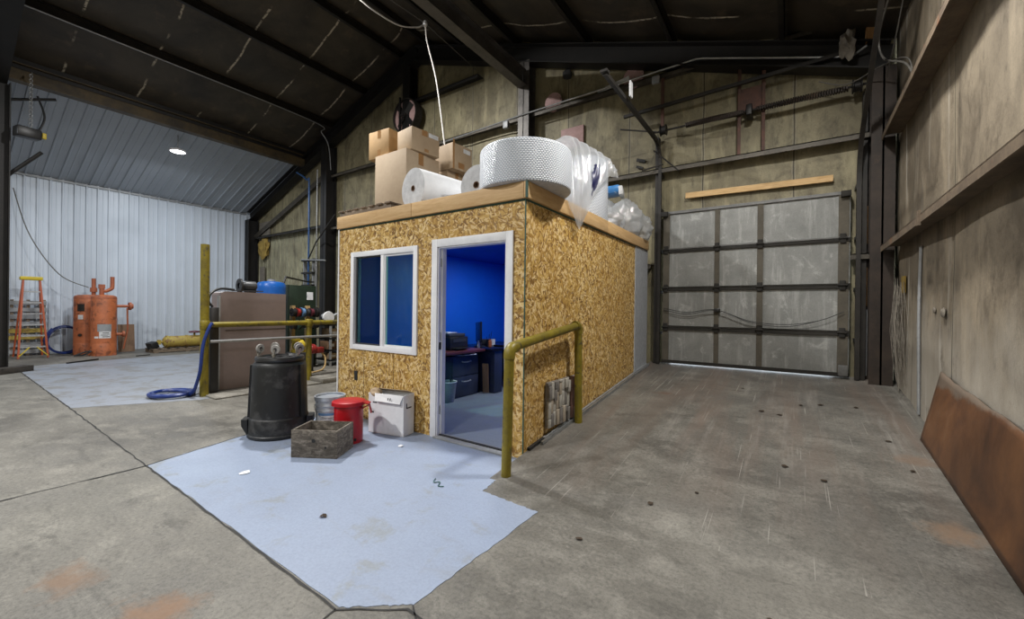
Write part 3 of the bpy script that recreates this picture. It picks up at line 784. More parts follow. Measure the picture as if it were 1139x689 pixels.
# conduits along the gable
def pipe(name, pts, r, mat, label, cat, smooth=0, seg=8):
    bm = B(); tube(bm, smooth_path(pts, smooth) if smooth else pts, r, seg)
    return tag(obj(name, bm, mat, origin=pts[0]), label, cat)
pipe('conduit', [(-6.9, 7.13, 5.36), (-4.6, 7.05, 5.40), (-1.3, 7.1, 5.47), (-1.2, 7.1, 5.45), (.4, 7.1, 4.93), (.66, 7.1, 4.86), (.8, 7.0, 4.9)], .016, 'galv', 'grey conduit running along the upper gable girt toward right corner', 'conduit')
bm = B(); box(bm, -1.98, -1.86, 7.06, 7.12, 5.26, 5.38, 0, .006); tag(obj('junction_box', bm, 'grey_paint', origin=(-1.9, 7.1, 5.26)), 'small grey junction box hanging from the gable conduit', 'electrical box')
bm = B(); box(bm, -5.06, -4.94, 7.02, 7.1, 5.22, 5.36, 0, .006); tag(obj('junction_box', bm, 'grey_paint', origin=(-5, 7.1, 5.22)), 'small grey junction box just left of the gable post', 'electrical box')
pipe('conduit', [(PURL[0] + .07, .8, RZ(PURL[0]) - .02), (PURL[0] + .07, 6.3, RZ(PURL[0]) - .02), (-11.5, 6.8, 6.55), (-11.45, 7.0, 6.2), (-11.4, 7.05, 5.5)], .014, 'galv', 'pale conduit along the roof purlin, dropping down by the dark column', 'conduit', 6)
pipe('wall_conduit', [(-12.0, 6.98, 2.0), (-12.0, 6.98, 5.6)], .016, 'galv', 'straight pale conduit running up the dark column face', 'conduit')
pipe('air_pipe', [(-12.75, 7.15, .9), (-12.75, 7.15, 5.1), (-12.8, 7.1, 5.45), (-13.05, 6.9, 5.68)], .028, 'blue_pipe', 'blue air pipe running up the far gable beside small wall ladder', 'pipe', 5)
# wall rack rungs beside the blue pipe
lad = thing('bracket_rack', 'small dark bracket rack on far gable wall beside the blue pipe', 'bracket rack', (-12.9, 7.2, 1.55))
for x in (-13.12, -12.6):
    bm = B(); box(bm, x - .02, x + .02, 7.2, 7.35, 1.4, 2.95); obj('upright', bm, 'grey_paint', lad)
for z in (1.65, 2.05, 2.45, 2.85):
    bm = B(); box(bm, -13.12, -12.5, 7.12, 7.22, z, z + .06); obj('rung', bm, 'steel_black', lad)
pipe('water_pipe', [(-8.4, 4.2, 1.86), (-8.5, 4.3, 2.0), (-11.5, 6.4, 2.12), (-12.0, 6.9, 2.15)], .022, 'steel_black', 'dark pipe running from the blue tank back to the gable column', 'pipe')
pipe('stay_rod', [(-12.75, 7.12, 2.85), (-11.9, 6.9, 3.35), (-10.6, 6.7, 4.0)], .02, 'steel_dark', 'thin dark diagonal rod beside the gable column, behind the booth', 'rod')
pipe('stay_rod', [(-13.1, 7.12, 2.92), (-11.4, 6.9, 2.78)], .022, 'grey_paint', 'thin grey level rod beside the gable column, behind the booth', 'rod')
# torn insulation at the far corner
bm = B(); bmesh.ops.create_icosphere(bm, subdivisions=4, radius=.36)
for v in bm.verts:
    v.co *= 1 + .5 * noise.noise(v.co * 5); v.co.y *= .25; v.co.z *= 1.0
    v.co += Vector((-16.0, 7.3, 3.55))
tag(obj('insulation_patch', bm, 'yellow_wool', origin=(-16, 7.3, 3.4)), 'ragged patch of exposed yellow insulation in the far gable corner', 'insulation')
bm = B(); box(bm, -16.45, -15.7, 7.33, 7.37, 3.75, 4.5); tag(obj('wall_panel', bm, 'net_fibre', origin=(-16, 7.35, 3.75)), 'pale loose sheet above the exposed yellow insulation', 'panel')
bm = B(); box(bm, -16.3, -16.0, 7.3, 7.34, 2.25, 2.85); tag(obj('wall_plate', bm, 'net_fibre', origin=(-16.1, 7.32, 2.2)), 'small cream plate on far gable below the yellow insulation', 'plate')
# round plugs and pink patches on the gable
def disc(x, z, r, mat, label, squash=1):
    bm = B(); lathe(bm, [(0, -.02), (r, -.02), (r, .02), (0, .02)], (0, 0, 0), 26, 'y')
    for v in bm.verts: v.co.z *= squash; v.co += Vector((x, YG - .06, z))
    return tag(obj('foam_plug', bm, mat, origin=(x, YG - .04, z)), label, 'foam disc')
d1 = disc(-4.02, 5.62, .19, 'pink_foam', 'round pink foam disc on the gable just right of the gable post')
d2 = disc(-2.38, 5.62, .19, 'pink_foam', 'round pink foam disc behind the end of the left door track')
bm = B(); bar(bm, (-2.45, 7.3, 5.62), (-3.05, 7.3, 5.52), .02, .075); tag(obj('wood_stick', bm, 'label_white', origin=(-2.8, 7.3, 5.5)), 'pale flat stick beside the pink disc at left door track', 'stick')
bm = B(); box(bm, -3.85, -3.36, YG - .05, YG - .01, 4.62, 5.02, 0, .006); tag(obj('foam_square', bm, 'pink_foam', origin=(-3.6, YG - .03, 4.62)), 'square pink foam board on the gable behind the plastic film', 'foam board')
bm = B(); bmesh.ops.create_icosphere(bm, subdivisions=3, radius=.1)
for v in bm.verts: v.co *= 1 + .6 * noise.noise(v.co * 14); v.co.y *= .3; v.co += Vector((-3.72, YG - .03, 6.12))
tag(obj('dark_patch', bm, 'seal_dark', origin=(-3.72, YG, 6.1)), 'small black torn hole patch high above the left pink disc', 'patch')
for (xx, zz, s) in ((-2.24, 4.1, 1), (-2.26, 3.98, .8)):
    bm = B(); obox(bm, (xx, YG - .03, zz), (.16 * s, .02, .05 * s), (0, .35, 0)); tag(obj('torn_flap', bm, 'seal_dark', origin=(xx, YG - .03, zz)), 'small dark torn flap on gable above the side girt near left track, %s' % ('upper one' if s == 1 else 'lower one'), 'torn flap')
# drum fan mounted high on the gable
fan = thing('exhaust_fan', 'round pink faced exhaust fan with dark blades above the stacked cartons', 'fan', (-8.15, 7.25, 6.0))
fc = Vector((-8.15, 7.12, 6.3)); R_ = .4
bm = B(); lathe(bm, [(R_, -.1), (R_ + .03, -.1), (R_ + .03, .12), (R_, .12), (R_, -.1)], fc, 36, 'y'); obj('ring', bm, 'steel_dark', fan)
bm = B(); lathe(bm, [(0, -.045), (R_, -.04), (R_, -.03), (0, -.03)], fc, 36, 'y'); obj('backing', bm, 'pink_foam', fan)
bm = B(); lathe(bm, [(0, -.13), (.06, -.12), (.07, -.05), (0, -.05)], fc, 16, 'y'); obj('hub', bm, 'steel_black', fan)
for k in range(4):
    a = k * PI / 2 + .8
    bm = B(); obox(bm, (0, 0, .2), (.13, .01, .3), (0, 0, .3)); bm.transform(Matrix.Translation(fc + Vector((0, -.075, 0))) @ Matrix.Rotation(a, 4, 'Y')); obj('blade', bm, 'steel_black', fan)
bm = B(); box(bm, fc.x - .16, fc.x - .12, fc.y - .14, fc.y - .1, fc.z - .5, fc.z + .47); box(bm, fc.x - .16, fc.x + .08, fc.y - .14, fc.y - .1, fc.z - .02, fc.z + .02); obj('motor_mount', bm, 'steel_black', fan)

# right wall bits
bm = B(); box(bm, XR - .09, XR - .03, 5.78, 5.9, 3.72, 3.84, 0, .006); tag(obj('junction_box', bm, 'grey_paint', origin=(1.05, 5.83, 3.7)), 'grey junction box on the right wall just above the upper girt', 'electrical box')
pipe('power_cord', [(XR - .1, 5.84, 3.84), (1.0, 6.0, 4.1), (.88, 6.4, 4.4), (.84, 6.4, 4.7), (.9, 6.0, 5.0)], .011, 'grey_cord', 'thick grey cord looping from the right wall junction box to roof', 'cord', 8)
pipe('power_cord', [(XR - .1, 5.9, 3.85), (1.03, 6.1, 4.2), (.9, 6.7, 4.45), (.6, 7.0, 4.45), (.3, 7.05, 4.6)], .007, 'grey_cord', 'thin pale cord sagging between the right wall box and gable', 'cord', 8)
pipe('power_cord', [(.92, 6.5, 4.2), (.96, 6.2, 4.55), (.98, 5.6, 5.05)], .007, 'grey_cord', 'thin dark cord hanging in the upper right corner', 'cord', 8)
# torn netting strands in the right corner
bm = B()
for k in range(46):
    y0 = random.uniform(6.6, 6.98); x0 = xr(y0) - random.uniform(.02, .07); z0 = random.uniform(1.5, 1.85)
    y1 = y0 + random.uniform(-.3, .0); z1 = random.uniform(.5, 1.0)
    tube(bm, smooth_path([(x0, y0, z0), (x0 - random.uniform(-.02, .05), (y0 + y1) / 2 + random.uniform(-.08, .08), (z0 + z1) / 2), (x0 + random.uniform(-.03, .02), y1, z1)], 4), .003, 4, False)
o = tag(obj('torn_netting', bm, 'net_fibre', origin=(1.05, 6.8, .6)), 'torn pale insulation netting strands hanging in the right wall corner', 'netting'); o['kind'] = 'stuff'
bm = B(); obox(bm, (xr(6.55) - .01, 6.7, 1.75), (.02, .14, .2)); tag(obj('wall_scrap', bm, 'yellow_wool', origin=(1.1, 6.7, 1.7)), 'yellowed insulation scrap on right wall above the torn netting', 'scrap')
for (y, z, s) in ((5.05, 1.42, 1.0), (5.35, 1.44, .6)):
    bm = B(); bmesh.ops.create_icosphere(bm, subdivisions=3, radius=.045 * s)
    for v in bm.verts: v.co *= 1 + .7 * noise.noise(v.co * 20 + Vector((s, 0, 0))); v.co.x *= .35; v.co += Vector((xr(y) - .005, y, z))
    tag(obj('torn_patch', bm, 'net_fibre', origin=(xr(y), y, z)), ('larger' if s == 1 else 'smaller') + ' torn insulation tuft hanging from the right wall below the girt', 'torn patch')
bm = B(); tube(bm, smooth_path([(xr(5.85) - .012, 5.85, 2.1), (xr(5.9) - .014, 5.9, 1.4), (xr(5.9) - .014, 5.86, .36)], 6), .014, 6); tag(obj('seam_tape', bm, 'grey_paint', origin=(1.1, 5.9, .4)), 'white peeling seam strip running down right wall beside netting', 'tape strip')
# rust sheet leaning on the right wall
bm = B()
NY, NZ = 40, 14; V = []
for i in range(NY + 1):
    y = 5.12 - (5.12 - 1.2) * i / NY
    row = []
    for k in range(NZ + 1):
        t = k / NZ; zb = ramp_z(y) + .004
        yy = y - .2 * t * max(0, 1 - i / 6)
        z = zb + t * (.56 + .0 * i) + (.02 * noise.noise((y * 4, 0, 0)) if k == NZ else 0) + t * (.085 + (5.12 - y) * .028)
        row.append(bm.verts.new((xr(yy) - .13 + .085 * t + .008 * noise.noise((yy * 2, t * 2, 0)), yy, z)))
    V.append(row)
fs = []
for a, b in zip(V, V[1:]):
    for k in range(NZ):
        f = bm.faces.new((a[k], b[k], b[k + 1], a[k + 1])); f.smooth = True
o = obj('rusty_sheet', bm, 'rust_plate', origin=(1.0, 4, .1)); tag(o, 'rusty brown steel sheet leaning on right wall at the ramp edge', 'metal sheet')
so = o.modifiers.new('s', 'SOLIDIFY'); so.thickness = .01; so.offset = 1

# ------------------------------------------------------------------ office booth
BX0, BX1, BY0, BY1, BZ, FZ = -4.97, -2.04, 3.21, 7.12, 2.425, 2.585
wx0, wx1, wz0, wz1 = -4.69, -3.46, .865, 2.105
ox0, ox1, oz1 = -3.16, -2.24, 2.07
booth = thing('office_booth', 'small office booth clad in golden strand board with window and open doorway', 'office booth', ((BX0 + BX1) / 2, BY0, 0))
bm = B()
T = .018
xs = [BX0, wx0 + .03, wx1 - .03, ox0, ox1, BX1]
for i, (a, b) in enumerate(zip(xs, xs[1:])):
    if i == 1:
        box(bm, a, b, BY0, BY0 + T, 0, wz0 + .03); box(bm, a, b, BY0, BY0 + T, wz1 - .03, BZ)
    elif i == 3: box(bm, a, b, BY0, BY0 + T, oz1, BZ)
    else: box(bm, a, b, BY0, BY0 + T, 0, BZ)
obj('front_wall', bm, 'osb', booth)
def spans(a, b, cuts):
    e = [a] + cuts + [b]; return list(zip(e, e[1:]))
bm = B()
for a, b in spans(BY0 + T, 6.46, [4.42, 5.64]): box(bm, BX1 - T, BX1, a + .002, b - .002, 0, BZ)
obj('side_wall', bm, 'osb', booth)
bm = B(); box(bm, BX1 - T, BX1 + .012, 6.462, BY1, .4, BZ); obj('white_side_panel', bm, 'grey_panel', booth)['label'] = 'white panel at the rear end of the side wall'
bm = B(); box(bm, BX0, BX0 + T, BY0 + T, BY1, 0, BZ); box(bm, BX0 + T, BX1 - T, BY1 - T, BY1, 0, BZ); obj('rear_walls', bm, 'osb', booth)
bm = B()   # painted lining with the same openings
for i, (a, b) in enumerate(zip(xs, xs[1:])):
    a_ = max(a, BX0 + .1); b_ = min(b, BX1 - .1)
    y0, y1 = BY0 + .09, BY0 + .10
    if i == 1: box(bm, a_, b_, y0, y1, 0, wz0 + .03); box(bm, a_, b_, y0, y1, wz1 - .03, 2.3)
    elif i == 3: box(bm, a_, b_, y0, y1, oz1, 2.3)
    else: box(bm, a_, b_, y0, y1, 0, 2.3)
box(bm, BX0 + .09, BX0 + .1, BY0 + .1, BY1 - .1, 0, 2.3); box(bm, BX1 - .1, BX1 - .09, BY0 + .1, BY1 - .1, 0, 2.3); box(bm, BX0 + .1, BX1 - .1, BY1 - .11, BY1 - .1, 0, 2.3)
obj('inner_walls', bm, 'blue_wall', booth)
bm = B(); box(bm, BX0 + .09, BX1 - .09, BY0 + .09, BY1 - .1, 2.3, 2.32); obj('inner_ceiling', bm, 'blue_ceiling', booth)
bm = B(); box(bm, BX0, BX1, BY0, BY1, BZ + .002, FZ - .012); obj('roof_deck', bm, 'pallet_wood', booth)
bm = B(); box(bm, BX0 - .004, -3.55, BY0 - .038, BY0, BZ + .006, FZ, 0, .003); box(bm, -3.545, BX1 - .002, BY0 - .038, BY0, BZ + .006, FZ, 0, .003); obj('front_fascia', bm, 'fascia_x', booth)
bm = B(); box(bm, BX1, BX1 + .038, BY0 - .036, 5.2, BZ + .006, FZ, 0, .003); box(bm, BX1, BX1 + .038, 5.205, BY1 - .03, BZ + .006, FZ, 0, .003); obj('side_fascia', bm, 'fascia_y', booth)
bm = B(); box(bm, BX1 - .004, BX1 + .005, BY0 - .006, BY0 + .006, 0, BZ); box(bm, BX0, BX1, BY0 - .004, BY0, BZ - .012, BZ + .006); box(bm, BX1, BX1 + .004, BY0, BY1, BZ - .012, BZ + .006)
box(bm, BX1 + .02, BX1 + .0395, BY0 - .0395, BY0 - .02, BZ + .006, FZ); obj('green_edging', bm, 'green_edge', booth)
bm = B(); box(bm, BX0 - .012, BX0 + .012, BY0 - .012, BY0 + .01, 0, BZ); obj('white_edging', bm, 'white_trim', booth)
for x, z0, z1 in ((-3.86, wz1, BZ - .012), (-4.42, 0, wz0), (-3.86, 0, wz0)):
    bm = B(); box(bm, x - .002, x + .002, BY0 - .0015, BY0, z0, z1); obj('panel_seam', bm, 'seal_dark', booth)
def frame_bm(x0, x1, z0, z1, y0, y1, w, bottom=True, bev=.004):
    bm = B()
    box(bm, x0, x0 + w, y0, y1, z0, z1, 0, bev); box(bm, x1 - w, x1, y0, y1, z0, z1, 0, bev)
    box(bm, x0 + w - .001, x1 - w + .001, y0 + .001, y1, z1 - w, z1 - .001, 0, bev)
    if bottom: box(bm, x0 + w - .001, x1 - w + .001, y0 + .001, y1, z0 + .001, z0 + w, 0, bev)
    return bm
win = obj('window', frame_bm(wx0, wx1, wz0, wz1, BY0 - .022, BY0 + .09, .065), 'white_vinyl', booth)
xm = (wx0 + wx1) / 2 + .0
bm = B(); box(bm, xm - .028, xm + .028, BY0 - .012, BY0 + .05, wz0 + .06, wz1 - .06, 0, .004); obj('mullion', bm, 'white_vinyl', win)
obj('sash', frame_bm(xm + .01, wx1 - .05, wz0 + .055, wz1 - .055, BY0 + .0, BY0 + .04, .034), 'white_vinyl', win)
obj('screen_frame', frame_bm(wx0 + .07, xm - .025, wz0 + .062, wz1 - .062, BY0 + .012, BY0 + .03, .022), 'dark_grey', win)
bm = B(); box(bm, xm + .04, wx1 - .08, BY0 + .022, BY0 + .026, wz0 + .085, wz1 - .085); obj('pane', bm, 'window_glass', win)
bm = B(); box(bm, wx0 + .06, xm + .0, BY0 + .052, BY0 + .056, wz0 + .06, wz1 - .06); obj('pane', bm, 'window_glass', win)
bm = B(); box(bm, wx0 + .085, xm - .04, BY0 + .018, BY0 + .02, wz0 + .08, wz1 - .08); obj('insect_screen', bm, 'screen_mesh', win)
cas = obj('door_casing', frame_bm(ox0 - .075, ox1 + .075, 0, oz1 + .075, BY0 - .02, BY0, .085, False, .004), 'white_trim', booth)
bm = B()
for x0, x1 in ((ox0 - .0, ox0 + .022), (ox1 - .022, ox1)): box(bm, x0, x1, BY0 - .004, BY0 + .1, .0, oz1)
box(bm, ox0, ox1, BY0 - .004, BY0 + .1, oz1 - .022, oz1)
for x0, x1 in ((ox0 + .022, ox0 + .034), (ox1 - .034, ox1 - .022)): box(bm, x0, x1, BY0 + .045, BY0 + .1, .0, oz1 - .022)
obj('door_jamb', bm, 'white_trim', cas)
bm = B(); box(bm, ox0, ox1, BY0 - .05, BY0 + .1, 0.003, .022, 0, .004); obj('threshold', bm, 'grey_paint', booth)
bm = B(); box(bm, ox0 + .02, ox1 - .02, BY0 + .02, BY0 + .05, .022, .032); obj('threshold_seal', bm, 'seal_dark', booth)
bm = B(); box(bm, -4.61, -4.545, BY0 - .008, BY0, .47, .59, 0, .004); box(bm, -4.592, -4.563, BY0 - .011, BY0 - .007, .495, .565, 0, .003); obj('outlet', bm, 'seal_dark', booth)
for z in (.25, 1.05, 1.85):
    bm = B(); tube(bm, [(ox0 + .02, BY0 + .03, z), (ox0 + .02, BY0 + .03, z + .09)], .009, 8); obj('hinge', bm, 'galv', cas)
bm = B(); box(bm, ox0 + .022, ox0 + .026, BY0 + .01, BY0 + .04, .95, 1.03); obj('strike_plate', bm, 'seal_dark', cas)

# ------------------------------------------------------------------ office contents (seen through the doorway)
fcab = thing('file_cabinet', 'dark two-drawer lateral file cabinet under the desk inside the office', 'file cabinet', (-4.5, 4.95, .006))
bm = B(); box(bm, -4.82, -4.24, 4.62, 5.26, .01, .66, 0, .005); obj('body', bm, 'desk_dark', fcab)
for z0, z1 in ((.05, .335), (.35, .64)):
    bm = B(); box(bm, -4.24, -4.22, 4.635, 5.245, z0, z1, 0, .004); d = obj('drawer', bm, 'desk_dark', fcab)
    bm = B(); tube(bm, [(-4.22, 4.84, z1 - .07), (-4.19, 4.85, z1 - .075), (-4.185, 4.94, z1 - .08), (-4.19, 5.03, z1 - .075), (-4.22, 5.04, z1 - .07)], .009, 8); obj('handle', bm, 'aluminium', d)
desk = thing('desk', 'dark office desk with reddish top along the blue office wall', 'desk', (-4.45, 5.6, .006))
bm = B(); box(bm, -4.86, -4.12, 4.4, 5.3, .705, .745, 0, .005); obj('return_top', bm, 'desk_red', desk)
bm = B(); box(bm, -4.86, -3.98, 5.302, 6.7, .705, .745, 0, .005); obj('desktop', bm, 'screen_black', desk)
bm = B(); box(bm, -4.82, -4.0, 5.40, 5.62, .01, .704, 0, .004); obj('pedestal', bm, 'desk_dark', desk)
bm = B(); box(bm, -4.8, -4.02, 6.6, 6.64, .01, .704); obj('side_panel', bm, 'desk_dark', desk)
bm = B(); box(bm, -4.82, -4.8, 5.62, 6.6, .2, .704); obj('modesty_panel', bm, 'desk_dark', desk)
for x in (-4.84, -4.40):
    bm = B(); box(bm, x, x + .04, 4.42, 4.46, .01, .704); obj('leg', bm, 'desk_dark', desk)
pt = thing('printer', 'black office printer on the desk just inside the doorway', 'printer', (-4.55, 4.85, .745))
bm = B(); box(bm, -4.8, -4.3, 4.66, 5.08, .746, .95, 0, .02); obj('body', bm, 'black_plastic', pt)
bm = B(); box(bm, -4.78, -4.34, 4.68, 5.06, .95, 1.0, 0, .015); obj('scanner_lid', bm, 'dark_grey', pt)
bm = B(); box(bm, -4.3, -4.2, 4.72, 5.02, .77, .785, 0, .004); obj('paper_tray', bm, 'black_plastic', pt)
bm = B(); box(bm, -4.302, -4.292, 4.72, 5.02, .87, .92); obj('control_panel', bm, 'dark_grey', pt)
bm = B(); obox(bm, (-4.6, 4.9, 1.006), (.21, .28, .01), (0, 0, .2)); tag(obj('paper_sheet', bm, 'paper', origin=(-4.6, 4.9, 1.0)), 'white paper sheet lying on top of the printer', 'paper')
bm = B()
for k in range(4): obox(bm, (-4.32 + .02 * k, 4.9 + .05 * k, .666 + .006 * k), (.2, .29, .008), (.03 * k, -.05, .3 * k))
tag(obj('loose_papers', bm, 'paper', origin=(-4.3, 4.95, .664)), 'crumpled white papers pushed between desk top and file cabinet', 'papers')
mo = thing('monitor', 'thin black monitor seen edge-on on the office desk', 'monitor', (-4.42, 5.5, .745))
bm = B(); obox(bm, (-4.42, 5.5, 1.0), (.48, .028, .34), (0.0, -.06, -.72), .006); obj('screen', bm, 'screen_black', mo)
bm = B(); box(bm, -4.45, -4.39, 5.51, 5.55, .76, .95); obj('stand', bm, 'black_plastic', mo)
bm = B(); lathe(bm, [(0, 0), (.1, 0), (.1, .012), (0, .014)], (-4.42, 5.53, .746), 20); obj('base', bm, 'black_plastic', mo)
wb = thing('waste_bin', 'small pale waste bin on the office floor beside the file cabinet', 'bin', (-4.2, 4.53, .006))
bm = B(); lathe(bm, [(0, .0), (.085, 0), (.115, .29), (.122, .29), (.122, .3), (.11, .3), (.08, .012), (0, .012)], (-4.2, 4.53, .007), 28); obj('body', bm, 'grey_paint', wb)
bm = B(); lathe(bm, [(.118, .292), (.125, .296), (.122, .305), (.11, .3)], (-4.2, 4.53, .007), 28); obj('rim', bm, 'white_trim', wb)
bm = B(); obox(bm, (-4.13, 5.33, .26), (.10, .025, .48), (.08, 0, .3), .003); tag(obj('wood_board', bm, 'jamb_wood', origin=(-4.13, 5.33, .01)), 'brown board standing between file cabinet and desk pedestal', 'board')
for (x, y, r, h, m, lb, ct) in ((-4.3, 5.66, .03, .13, 'orange_tank', 'orange topped can on the cluttered office desk', 'can'), (-4.3, 5.35, .022, .12, 'label_white', 'small white bottle on the desk next to printer', 'bottle'), (-4.45, 5.95, .04, .1, 'paper', 'pale mug at the far end of the office desk', 'mug')):
    bm = B(); lathe(bm, [(0, 0), (r, 0), (r, h * .7), (r * .55, h * .82), (r * .55, h), (0, h)] if ct != 'mug' else [(0, 0), (r * .9, 0), (r, h), (r * .85, h), (r * .8, .01), (0, .01)], (x, y, .746), 18)
    tag(obj(ct if ct != 'can' else 'spray_can', bm, m, origin=(x, y, .746)), lb, ct)
pc = thing('pen_cup', 'black pen cup with pens on the office desk', 'pen cup', (-4.42, 5.78, .746))
bm = B(); lathe(bm, [(0, 0), (.045, 0), (.045, .11), (.04, .11), (.04, .01), (0, .01)], (-4.42, 5.78, .746), 18); obj('cup', bm, 'black_plastic', pc)
for k in range(3):
    bm = B(); tube(bm, [(-4.42 + .02 * k - .02, 5.78, .76), (-4.43 + .04 * k - .03, 5.78 + .02 * k, .9 + .05 * k)], .004, 6); obj('pen', bm, 'screen_black', pc)
bm = B(); obox(bm, (-4.2, 5.95, .76), (.2, .42, .025), (0, 0, .1), .006); tag(obj('keyboard', bm, 'screen_black', origin=(-4.2, 5.95, .746)), 'black keyboard on the office desk', 'keyboard')
bm = B(); obox(bm, (-4.6, 5.85, .80), (.2, .12, .1), (0, 0, .2), .006); tag(obj('desk_organizer', bm, 'dark_grey', origin=(-4.6, 5.85, .746)), 'low dark box on the back of the office desk', 'box')

# ------------------------------------------------------------------ yellow guard rail and things by the booth side
gr_ = thing('guard_rail', 'scuffed yellow pipe guard rail at the booth corner beside the ramp', 'guard rail', (-1.95, 2.79, 0))
px, p1y, p2y = -1.915, 2.79, 4.12
bm = B(); tube(bm, [(px - .02, p1y, .004), (px - .0, p1y, 1.02)], .042, 16); obj('post', bm, 'yellow_pipe', gr_)
bm = B(); tube(bm, [(px, p2y + .03, ramp_z(p2y) - .0), (px, p2y, 1.19)], .042, 16); obj('post', bm, 'yellow_pipe', gr_)
bm = B(); tube(bm, [(px, p1y + .05, 1.085), (px, p2y - .05, 1.225)], .042, 16); obj('top_rail', bm, 'yellow_pipe', gr_)
for (y, s, z) in ((p1y, 1, 1.02), (p2y, -1, 1.17)):
    bm = B(); tube(bm, [(px, y, z - .03)] + [(px, y + s * .06 * (1 - math.cos(a)), z + .06 * math.sin(a)) for a in (0, .3, .6, .9, 1.2, 1.57)] + [(px, y + s * .09, z + .06)], .049, 16)
    obj('elbow', bm, 'yellow_pipe', gr_)
sp = thing('stone_veneer', 'grey stacked-stone veneer panel leaning on the strand board behind the guard rail', 'stone panel', (-2.0, 3.85, .2))
def stone(par, y0, y1, z0, z1, mats, cols_, seed):
    random.seed(seed)
    bm = B(); obox(bm, (-2.018, (y0 + y1) / 2, (z0 + z1) / 2), (.02, y1 - y0, z1 - z0)); obj('backing', bm, 'stone_dark', par)
    n = cols_; parts = {m: B() for m in mats}
    for i in range(n):
        ya = y0 + (y1 - y0) * i / n; yb = y0 + (y1 - y0) * (i + 1) / n - .004
        z = z0
        while z < z1 - .01:
            h = min(random.uniform(.06, .2), z1 - z)
            d = random.uniform(.01, .035)
            box(parts[random.choice(mats)], -2.008, -2.008 + d, ya, yb, z + .003, z + h - .003, 0, .003); z += h
    for m, b in parts.items(): obj('stone_strips', b, m, par)
def shear(par, k, y0):
    for o in par.children:
        for v in o.data.vertices:
            w = v.co + ORG[par.name]
            v.co.z += k * (w.y - y0)
stone(sp, 3.6, 4.08, .2, .66, ['stone_grey', 'stone_tan', 'stone_grey', 'stone_dark'], 8, 3)
sp2 = thing('stone_veneer', 'narrow reddish stacked-stone veneer strip behind the rear yellow post', 'stone panel', (-2.0, 4.2, .2))
stone(sp2, 4.12, 4.3, .2, .66, ['stone_red', 'stone_grey'], 3, 5)
random.seed(11)
for k, (dx, r, mm, y0, lb) in enumerate(((.03, .016, 'grey_paint', 3.55, 'grey metal channel lying on the ramp against the booth wall'), (.066, .014, 'galv', 3.45, 'bright metal rod lying on the ramp just outside the grey channel'))):
    bm = B(); bar(bm, (BX1 + dx, y0, ramp_z(y0) + .018), (BX1 + dx, 7.05, ramp_z(7.05) + .018), .03 - .006 * k, .03)
    tag(obj('metal_strip', bm, mm, origin=(BX1 + dx, 5, ramp_z(5))), lb, 'metal strip')
bm = B(); bar(bm, (BX1 + .02, 3.28, ramp_z(3.3) + .012), (BX1 + .02, 4.4, ramp_z(4.4) + .014), .03, .028); tag(obj('rubber_strip', bm, 'seal_dark', origin=(BX1 + .02, 3.8, .1)), 'short black rubber strip at the front foot of the booth wall', 'rubber strip')

# ------------------------------------------------------------------ floor items in front of the booth
tc = Vector((-4.64, 2.295, .004))
can = thing('trash_can', 'large black rubber trash can standing upside down on the blue floor', 'trash can', tc)
bm = B(); lathe(bm, [(.296, 0), (.304, .01), (.304, .032), (.295, .042), (.291, .19), (.288, .2), (.279, .212), (.262, .74), (.256, .772), (.242, .792), (.215, .803), (0, .803)], tc, 48); obj('body', bm, 'black_rubber', can)
for a in (-2.2, .9):
    d = Vector((math.cos(a), math.sin(a), 0)); s = Vector((-d.y, d.x, 0))
    bm = B(); P = tc + d * .285
    prof = [(-.09, .02), (-.1, .19), (.1, .19), (.09, .02)]
    vs0 = [bm.verts.new(P + s * x + Vector((0, 0, z))) for x, z in prof]; vs1 = [bm.verts.new(P + d * .06 + s * x * .8 + Vector((0, 0, z * (1 if z > .1 else 6)))) for x, z in prof]
    for i in range(4): bm.faces.new((vs0[i], vs0[(i + 1) % 4], vs1[(i + 1) % 4], vs1[i]))
    bm.faces.new(vs1)
    obj('handle', bm, 'black_rubber', can)
for a in (3.05, 4.2, .4):
    d = Vector((math.cos(a), math.sin(a), 0)); bm = B()
    bar(bm, tc + d * .283 + Vector((0, 0, .21)), tc + d * .262 + Vector((0, 0, .765)), .05, .03, d); obj('rib', bm, 'black_rubber', can)
dl = thing('trash_can_dolly', 'black round dolly with upturned casters on top of the inverted trash can', 'dolly', tc + Vector((0, 0, .808)))
q = tc + Vector((0, 0, .805))
bm = B(); lathe(bm, [(.14, .0), (.236, 0), (.243, .02), (.236, .045), (.2, .05), (.19, .03), (.14, .03), (.14, 0)], q, 40)
for k in range(3): bar(bm, q + Vector((.15 * math.cos(k * PI / 3), .15 * math.sin(k * PI / 3), .015)), q - Vector((.15 * math.cos(k * PI / 3), .15 * math.sin(k * PI / 3), -.015)), .05, .028)
obj('ring', bm, 'black_plastic', dl)
